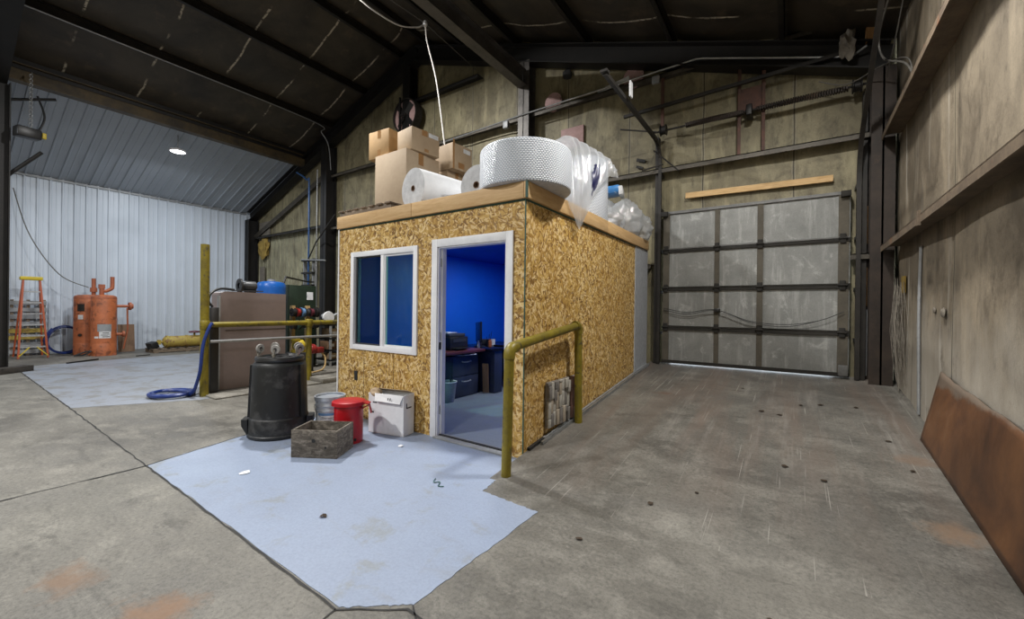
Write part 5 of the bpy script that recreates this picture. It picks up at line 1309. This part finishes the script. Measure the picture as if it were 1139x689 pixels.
bm = pipe_bm([c + Vector((.07, .46, 1.3)), c + Vector((.09, .47, .7)), c + Vector((.02, .40, .15))], .02); obj('drain_tube', bm, 'orange_pipe', t)
ca_ = math.atan2(-c.y, -c.x)
bm = wrap(r * 1.012, ca_ - .35, ca_ + .55, .48, .66, c, 10); nt = obj('notice', bm, 'label_white', t)
bm = wrap(r * 1.012, ca_ - .5, ca_ + .6, .66, .86, c, 10); obj('worn_plate', bm, 'grey_paint', t)
bm = wrap(r * 1.012, ca_ - .75, ca_ - .4, .48, .53, c, 4); obj('sticker', bm, 'label_white', t)
bm = B()
for z0, z1, a0, a1 in ((.615, .635, -.1, .4), (.58, .59, -.2, .45), (.55, .56, -.2, .3), (.51, .53, -.1, .45)):
    w = wrap(r * 1.018, ca_ + a0, ca_ + a1, z0, z1, c, 4); me = bpy.data.meshes.new('t'); w.to_mesh(me); w.free(); bm.from_mesh(me); bpy.data.meshes.remove(me)
obj('notice_print', bm, 'ink', nt)
for a in (-1.9, -.6, .7):
    bm = B(); obox(bm, c + Vector((r * math.cos(a), r * math.sin(a), .03)), (.07, .07, .056)); obj('foot', bm, 'orange_pipe', t)
t, c, r, h = upright_tank((-16.2, 2.78, 0), .27, 1.66, 'rear orange upright tank standing behind the front one', 0)
bm = pipe_bm([c + Vector((0, .12, h - .05)), c + Vector((0, .12, h + .46))], .045); obj('riser_pipe', bm, 'orange_pipe', t)
bm = B(); lathe(bm, [(0, 0), (.075, 0), (.075, .12), (0, .12)], c + Vector((0, .12, h + .08)), 16); obj('coupling', bm, 'orange_pipe', t)
ca_ = math.atan2(-c.y, -c.x)
bm = wrap(r * 1.03, ca_ - .75, ca_ - .2, 1.2, 1.4, c, 6); obj('gauge_plate', bm, 'steel_black', t)
bm = wrap(r * 1.012, ca_ - .7, ca_ - .3, .98, 1.1, c, 6); obj('sticker', bm, 'label_white', t)
bm = B(); lathe(bm, [(0, 0), (.04, 0), (.04, .03), (0, .03)], c + Vector((r * math.cos(ca_ - .5), r * math.sin(ca_ - .5), .55)), 14, (math.cos(ca_ - .5), math.sin(ca_ - .5), 0)); obj('port', bm, 'steel_brown', t)
bm = B(); obox(bm, (-16.0, 3.55, .42), (.03, .36, .8), (0, -.12, 0)); tag(obj('brown_board', bm, 'brown_board', origin=(-16, 3.55, 0)), 'brown board leaning on the wall just right of orange tanks', 'board')
bm = B(); tube(bm, smooth_path([(-15.5, 2.42, .03), (-15.45, 2.6, .12), (-15.4, 2.72, .14), (-15.42, 2.58, .05), (-15.5, 2.45, .04)], 6), .02, 6); tag(obj('black_hose', bm, 'black_rubber', origin=(-15.45, 2.55, 0)), 'short loop of black hose at the foot of rear orange tank', 'hose')
pipe('wall_wire', [(-16.85, 1.5, 4.42), (-16.5, 1.75, 3.2), (-16.3, 2.25, 2.2), (-16.2, 2.8, 1.86)], .012, 'grey_cord', 'thin dark wire sagging from left roof edge to orange tanks', 'wire', 8)
bm = B(); bar(bm, (-13.9, 2.06, .018), (-14.35, 2.66, .018), .04, .03); tag(obj('steel_rod', bm, 'steel_black', origin=(-14.1, 2.3, 0)), 'thin black bar lying on floor before the orange tanks', 'bar')
bm = B(); bar(bm, (-14.6, 3.45, .012), (-14.7, 3.75, .012), .04, .02); tag(obj('steel_scrap', bm, 'steel_black', origin=(-14.6, 3.6, 0)), 'short dark strip lying on the floor right of the orange tanks', 'strip')
bm = B(); obox(bm, (-12.9, 1.14, .06), (.22, .62, .12), (0, 0, .6), .01); tag(obj('timber_block', bm, 'old_timber', origin=(-12.9, 1.14, 0)), 'dark timber block lying on the floor at left photo edge', 'timber block')

# yellow horizontal vessel on a pallet
py0 = 3.95
pal2 = thing('wooden_pallet', 'low wooden pallet carrying the yellow tank by ribbed wall', 'pallet', (-15.5, 4.8, 0))
for x in (-15.85, -15.5, -15.15):
    bm = B(); box(bm, x - .045, x + .045, py0, 5.5, .02, .09); obj('stringer', bm, 'pallet_wood', pal2)
for k in range(8):
    y = py0 + k * .205; bm = B(); box(bm, -15.9, -15.1, y, y + .12, .09, .112); obj('deck_board', bm, 'pallet_wood', pal2)
for y in (py0, 4.7, 5.4):
    bm = B(); box(bm, -15.9, -15.1, y, y + .1, .0, .02); obj('bottom_board', bm, 'pallet_wood', pal2)
yt = thing('yellow_tank', 'chipped yellow cylinder tank lying on the pallet by ribbed wall', 'tank', (-15.4, 4.9, .112)); yc = Vector((-15.4, 4.28, .112 + .185))
bm = B(); lathe(bm, [(0, -.06), (.1, -.05), (.16, 0), (.17, .04), (.17, 1.25), (.16, 1.3), (0, 1.36)], yc, 32, 'y'); obj('body', bm, 'yellow_old', yt)
for y in (.02, .5, 1.1):
    bm = B(); lathe(bm, [(.168, 0), (.185, 0), (.185, .05), (.168, .05)], yc + Vector((0, y, 0)), 32, 'y'); obj('band', bm, 'yellow_old', yt)
bm = pipe_bm([yc + Vector((0, -.05, 0)), yc + Vector((0, -.2, 0))], .04); obox(bm, yc + Vector((0, -.14, .0)), (.1, .07, .14)); obj('end_valve', bm, 'yellow_old', yt)
bm = pipe_bm([yc + Vector((.02, .72, .15)), yc + Vector((.02, .72, .26))], .025); vs = obj('valve_stem', bm, 'yellow_old', yt)
bm = B(); lathe(bm, [(0, .0), (.13, .0), (.15, .02), (.13, .05), (.05, .06), (0, .07)], yc + Vector((.02, .72, .25)), 20); obj('handwheel', bm, 'maroon', vs)
bm = B(); obox(bm, (-15.45, 4.0, .21), (.3, .18, .19), (.35, 0, .2), .02); tag(obj('black_fitting', bm, 'black_rubber', origin=(-15.45, 4.05, .112)), 'black lump fitting on left end of the yellow tank pallet', 'fitting')

# tall yellow post railing with grey mid rail
yr = thing('pipe_railing', 'long yellow pipe railing with one tall post and a grey lower bar', 'railing', (-7.45, 2.55, 0))
rx_ = -7.44
bm = B(); tube(bm, [(rx_, 2.55, .002), (rx_ - .02, 2.55, 2.34)], .058, 14); obj('tall_post', bm, 'yellow_pipe', yr)
for y in (4.2, 6.3):
    bm = B(); tube(bm, [(rx_, y, .0), (rx_, y, 1.09)], .05, 14); obj('post', bm, 'yellow_pipe', yr)
bm = B(); tube(bm, [(rx_, 2.55, 1.1), (rx_, 6.9, 1.1)], .045, 12); obj('top_rail', bm, 'yellow_pipe', yr)
bm = B(); tube(bm, [(rx_ + .06, 2.6, .84), (rx_ + .06, 6.9, .84)], .024, 10); obj('mid_rail', bm, 'galv', yr)['label'] = 'grey lower bar'
for y in (2.55, 4.2):
    bm = B(); lathe(bm, [(.06, -.07), (.066, -.06), (.066, .06), (.06, .07)], (rx_, y, 1.1), 14); obj('tee_fitting', bm, 'yellow_pipe', yr)
# blue hose hung on the post, coiled on the floor
bm = B(); P = [(rx_ + .07, 2.62, 1.13), (rx_ + .085, 2.58, 1.06), (rx_ + .09, 2.5, .8), (rx_ + .1, 2.46, .4), (rx_ + .02, 2.42, .12)]
P = smooth_path(P, 6)
for i in range(0, 96):
    a = i / 96 * 2 * PI * 3.3 + .6; w = .30 + .05 * math.sin(a * .6)
    P.append((-7.85 + w * 1.05 * math.cos(a) + .03 * math.sin(a * .4), 2.26 + w * .8 * math.sin(a), .028 + .016 * (i % 29) / 29 + .02 * (i / 96)))
tube(bm, P, .024, 8); tag(obj('blue_hose', bm, 'blue_hose', origin=(-7.8, 2.3, 0)), 'blue hose hanging on the tall yellow post and coiled on floor', 'hose')

# taupe cabinet with black upright and things on it
cb_ = thing('machine_cabinet', 'large plain taupe machine cabinet behind the yellow railing', 'cabinet', (-7.75, 3.3, .025))
bm = B(); poly(bm, [(-7.62, 2.82, .03), (-7.62, 3.86, .03), (-7.62, 3.86, 1.62), (-7.62, 2.93, 1.635), (-7.62, 2.88, 1.63), (-7.62, 2.835, 1.61), (-7.62, 2.82, 1.57)], (-.34, 0, 0)); obj('body', bm, 'taupe', cb_)
bm = B(); box(bm, -7.66, -7.61, 2.79, 2.82, .04, 1.56); obj('edge_strip', bm, 'grey_paint', cb_)
bm = B(); box(bm, -7.621, -7.616, 2.9, 3.86, 1.0, 1.005); obj('panel_joint', bm, 'dark_grey', cb_)
bm = B(); box(bm, -7.57, -7.48, 2.635, 2.755, .025, 1.37, 0, .008)
tag(obj('black_channel', bm, 'black_plastic', origin=(-7.52, 2.68, .025)), 'tall black channel standing between yellow post and taupe cabinet', 'channel')
pipe('black_cable', [(-7.52, 2.68, 1.375), (-7.54, 2.63, 1.47), (-7.58, 2.68, 1.6), (-7.66, 2.84, 1.675), (-7.7, 3.05, 1.665)], .02, 'black_rubber', 'black cable arching from the black channel onto taupe cabinet', 'cable', 6)
mt = thing('motor', 'small dark electric motor lying on the taupe cabinet top', 'motor', (-7.8, 3.28, 1.651)); mc = Vector((-7.78, 3.2, 1.745))
bm = B(); lathe(bm, [(0, -.02), (.06, -.01), (.075, .03), (.085, .05), (.085, .2), (.06, .22), (0, .23)], mc, 20, 'y'); obj('casing', bm, 'dark_grey', mt)
bm = B(); box(bm, -7.88, -7.68, 3.1, 3.5, 1.652, 1.668); obj('base_plate', bm, 'dark_grey', mt)
bm = B(); lathe(bm, [(.05, .0), (.12, 0), (.12, .03), (.05, .03)], mc + Vector((.0, -.05, 0)), 20, 'y'); obj('guard', bm, 'black_plastic', mt)
bt = thing('pressure_tank', 'round bright blue pressure tank rising behind the taupe cabinet', 'tank', (-8.5, 4.02, 0)); btc = Vector((-8.5, 4.02, 0))
bm = B(); lathe(bm, [(.24, .2), (.255, .25), (.255, 1.76), (.25, 1.82), (.225, 1.865), (.15, 1.885), (0, 1.89)], btc, 36); obj('body', bm, 'blue_tank', bt)
bm = B(); lathe(bm, [(.21, .0), (.23, .0), (.23, .22), (.21, .22)], btc, 36); obj('stand', bm, 'steel_black', bt)
bm = B(); lathe(bm, [(0, 1.88), (.07, 1.88), (.07, 1.93), (0, 1.935)], btc, 18); obj('top_port', bm, 'grey_paint', bt)
# green cabinet, reel rack, tools and shelving behind the rail
gc = thing('green_cabinet', 'dark green steel cabinet behind the taupe cabinet and reels', 'cabinet', (-8.95, 4.75, 0))
bm = B(); box(bm, -9.3, -8.8, 4.5, 5.12, .09, 1.86, 0, .006); obj('body', bm, 'green_steel', gc)
bm = B(); box(bm, -8.8, -8.785, 4.52, 5.1, .2, 1.8, 0, .004); obj('door', bm, 'green_steel', gc)
bm = B(); box(bm, -8.785, -8.78, 4.9, 5.04, 1.55, 1.72); obj('label_plate', bm, 'paper', gc)
bm = B(); box(bm, -8.785, -8.765, 4.58, 4.61, 1.0, 1.15); obj('handle', bm, 'galv', gc)
rk = thing('reel_rack', 'pale wooden rack with two rows of wire reels behind yellow railing', 'rack', (-8.45, 4.7, .09))
for y in (4.39, 4.70):
    bm = B(); box(bm, -8.5, -8.42, y, y + .07, .09, 1.42); obj('upright', bm, 'rack_wood', rk)
for z in (1.28, 1.03):
    bm = B(); tube(bm, [(-8.36, 4.32, z), (-8.36, 4.98, z)], .014, 8); obj('rod', bm, 'steel_black', rk)
def reel(y, z, m, label, r=.1, L=.068):
    t = thing('wire_reel', label, 'wire reel', (-8.36, y, z), 'wire reels on the rack'); c = Vector((-8.36, y, z))
    for s in (0, L):
        bm = B(); lathe(bm, [(.016, s - .005), (r, s - .005), (r, s + .005), (.016, s + .005)], c, 22, 'y'); obj('flange', bm, m if s == 0 else 'black_plastic', t)
    bm = B(); lathe(bm, [(.016, 0.005), (r * .8, .006), (r * .82, L * .5), (r * .8, L - .006), (.016, L - .005)], c, 22, 'y'); obj('winding', bm, m, t)
for i, (m, nm) in enumerate((('black_plastic', 'black wire reel leftmost on the upper rod of the rack'), ('red_plastic', 'bright red wire reel on the upper rod of the rack'), ('label_blue', 'blue wire reel beside the red one on the upper rod'), ('dark_grey', 'dark grey wire reel right of the blue one on upper rod'), ('maroon', 'maroon wire reel near the right end of the upper rod'), ('black_plastic', 'black wire reel rightmost on the upper rod of the rack'))):
    reel(4.355 + i * .095, 1.28, m, nm, .085 + .01 * (i % 3))
for i, (m, nm) in enumerate((('black_plastic', 'black wire reel leftmost on the lower rod of the rack'), ('teal', 'teal wire reel on the lower rod of the rack'), ('green_steel', 'dark green wire reel beside the teal one on lower rod'), ('label_white', 'white wire reel in the middle of the lower rod'), ('dark_grey', 'dark grey wire reel right of the white one on lower rod'), ('black_plastic', 'black wire reel rightmost on the lower rod of the rack'))):
    reel(4.355 + i * .095, 1.03, m, nm, .085 + .01 * ((i + 1) % 3))
ym = thing('yellow_pump', 'small yellow pump with round motor behind the railing post', 'pump', (-8.15, 4.35, .45)); yc2 = Vector((-8.15, 4.30, .62))
bm = B(); lathe(bm, [(0, -.02), (.09, 0), (.11, .04), (.11, .16), (.07, .2), (0, .21)], yc2, 20, 'y'); obj('motor_body', bm, 'ladder_yellow', ym)
bm = B(); obox(bm, yc2 + Vector((.02, .02, .13)), (.12, .12, .1), (0, 0, .3), .01); obj('gear_head', bm, 'ladder_yellow', ym)
bm = B(); obox(bm, yc2 + Vector((0, .1, -.115)), (.16, .24, .05)); obj('foot_plate', bm, 'ladder_yellow', ym)
bm = B(); obox(bm, (-8.17, 4.42, .287), (.3, .42, .39), (0, 0, 0), .01); tag(obj('tool_crate', bm, 'dark_grey', origin=(-8.17, 4.42, .09)), 'dark crate under the yellow pump behind the railing', 'crate')
rd = thing('red_hose_reel', 'red air tool with pale looping hose hanging by the railing post', 'air tool', (-7.85, 4.6, .1)); rc2 = Vector((-7.85, 4.43, .56))
bm = B(); lathe(bm, [(0, 0), (.07, 0), (.1, .03), (.1, .1), (.07, .14), (0, .14)], rc2, 18, 'y'); obox(bm, rc2 + Vector((.02, .2, -.03)), (.1, .18, .12), (0, 0, .2), .015); obj('body', bm, 'red_plastic', rd)
bm = B(); tube(bm, smooth_path([rc2 + Vector((.02, .25, -.08)), rc2 + Vector((.05, .32, -.2)), rc2 + Vector((.1, .25, -.4)), rc2 + Vector((.1, .0, -.455)), rc2 + Vector((.05, -.25, -.46))], 7), .016, 8); obj('hose', bm, 'rack_wood', rd)
sh = thing('steel_shelf', 'dark steel shelving with tools behind the yellow railing near booth', 'shelf', (-8.7, 6.0, .09))
for x in (-9.0, -8.4):
    for y in (5.2, 6.7):
        bm = B(); box(bm, x, x + .04, y, y + .04, .091, 1.08); obj('upright', bm, 'grey_paint', sh)
for z in (.2, .42, .68, .98):
    bm = B(); box(bm, -9.0, -8.36, 5.2, 6.74, z, z + .035); obj('shelf_board', bm, 'steel_black', sh)
for (y, z, sx, sy, sz, m, lb) in ((5.35, .236, .3, .2, .13, 'brown_card', 'small brown carton at the left of lowest steel shelf'), (5.65, .236, .3, .2, .15, 'dark_grey', 'dark grey bin on the lowest steel shelf'), (5.3, .456, .3, .22, .18, 'brown_board', 'dark brown bin on the second steel shelf'), (5.62, .456, .3, .18, .14, 'orange_card', 'orange-tan carton on the second steel shelf'), (5.36, .716, .3, .24, .2, 'brown_card', 'brown carton on the third steel shelf'), (5.7, .716, .3, .26, .16, 'dark_grey', 'dark grey bin on the third steel shelf'), (6.05, .716, .3, .2, .18, 'teal', 'teal bin on the third steel shelf')):
    bm = B(); obox(bm, (-8.6, y, z + sz / 2), (sx, sy, sz), (0, 0, .05), .008)
    bn = thing('storage_bin', lb, 'storage bin', (-8.6, y, z), 'bins on the steel shelf'); obj('body', bm, m, bn)
    bm = B(); obox(bm, (-8.449, y, z + sz * .5), (.004, sy * .5, sz * .35), (0, 0, .05)); obj('label', bm, 'label_white' if m != 'dark_grey' else 'grey_paint', bn)
sw = thing('chop_saw', 'grey chop saw with pale guard on top of steel shelving', 'saw', (-8.6, 5.35, 1.015)); sc_ = Vector((-8.6, 5.3, 1.16))
bm = B(); lathe(bm, [(0, -.04), (.13, -.03), (.14, .0), (.13, .03), (0, .04)], sc_, 24, 'x'); obj('blade_guard', bm, 'label_white', sw)
bm = B(); box(bm, -8.8, -8.4, 5.1, 5.55, 1.016, 1.04, 0, .005); obj('base', bm, 'dark_grey', sw)
bm = B(); tube(bm, smooth_path([sc_ + Vector((-.05, .1, 0)), sc_ + Vector((0, .22, .08)), sc_ + Vector((0, .34, .02))], 5), .03, 10); lathe(bm, [(0, 0), (.06, 0), (.06, .14), (0, .14)], sc_ + Vector((-.2, 0, .02)), 14, 'x'); obj('arm', bm, 'grey_paint', sw)
bm = B(); obox(bm, (-8.6, 5.85, 1.07), (.25, .3, .11), (0, 0, .3), .01); tag(obj('tool_case', bm, 'screen_black', origin=(-8.6, 5.85, 1.015)), 'black tool case on top of the steel shelving', 'case')
# black winch box hung at the side-bay beam, with chain and rod
wn = thing('chain_hoist', 'black chain hoist hanging at the upper left under the beam', 'hoist', (-12.85, 1.32, 4.76))
bm = B(); obox(bm, (-12.85, 1.32, 4.86), (.24, .34, .2), (0, 0, .2), .02); obj('body', bm, 'black_plastic', wn)
bm = B(); obox(bm, (-12.80, 1.54, 4.86), (.06, .06, .12), (0, 0, .2), .01); obj('yellow_tip', bm, 'ladder_yellow', wn)
for k in range(26):
    a = Vector((-12.85, 1.36 + .012 * (k % 2), 4.96 + .045 * k)); 
    bm = B(); tube(bm, [a + (Vector((.022 * math.cos(q), 0, .032 * math.sin(q))) if k % 2 else Vector((0, .022 * math.cos(q), .032 * math.sin(q)))) for q in [j * PI / 4 for j in range(8)]], .008, 5, False, True); obj('chain_link', bm, 'galv', wn)
pipe('roof_rod', [(-13.15, 1.1, 4.0), (-13.15, 1.55, 4.6)], .035, 'steel_black', 'short dark diagonal brace by the upper left frame column', 'brace')
pipe('roof_rod', [(-13.2, 1.1, 5.55), (-13.2, 1.75, 5.82)], .03, 'steel_black', 'short dark strut under the left end of the roof beam', 'strut')
bm = B(); tube(bm, smooth_path([(-12.95, 1.46, 5.7), (-12.93, 1.56, 5.3), (-12.9, 1.48, 4.97)], 6), .02, 6); tag(obj('black_cable', bm, 'black_rubber', origin=(-12.9, 1.48, 4.97)), 'black cable drooping beside the chain of the hoist', 'cable')

# ------------------------------------------------------------------ camera, world, view
cam = bpy.data.cameras.new('Camera'); cam.sensor_width = 36; cam.sensor_fit = 'HORIZONTAL'; cam.lens = 36 * 454.75 / 1139; cam.clip_start = .02; cam.clip_end = 200
co = bpy.data.objects.new('Camera', cam); C.objects.link(co)
yaw, pitch, rollr = (math.radians(q) for q in (34.18, -.06, .683))
F = Vector((-math.sin(yaw) * math.cos(pitch), math.cos(yaw) * math.cos(pitch), math.sin(pitch)))
R0 = Vector((math.cos(yaw), math.sin(yaw), 0)); U0 = R0.cross(F)
R = math.cos(rollr) * R0 + math.sin(rollr) * U0; U = -math.sin(rollr) * R0 + math.cos(rollr) * U0
co.matrix_world = Matrix(((R.x, U.x, -F.x, 0), (R.y, U.y, -F.y, 0), (R.z, U.z, -F.z, 1.40), (0, 0, 0, 1)))
bpy.context.scene.camera = co
w = bpy.data.worlds.new('World'); bpy.context.scene.world = w; w.use_nodes = True
w.node_tree.nodes['Background'].inputs[0].default_value = (.8, .9, 1, 1); w.node_tree.nodes['Background'].inputs[1].default_value = 10.0
vs_ = bpy.context.scene.view_settings
vs_.view_transform = 'Standard'; vs_.look = 'None'; vs_.gamma = 1; vs_.exposure = -1.25; vs_.use_curve_mapping = False
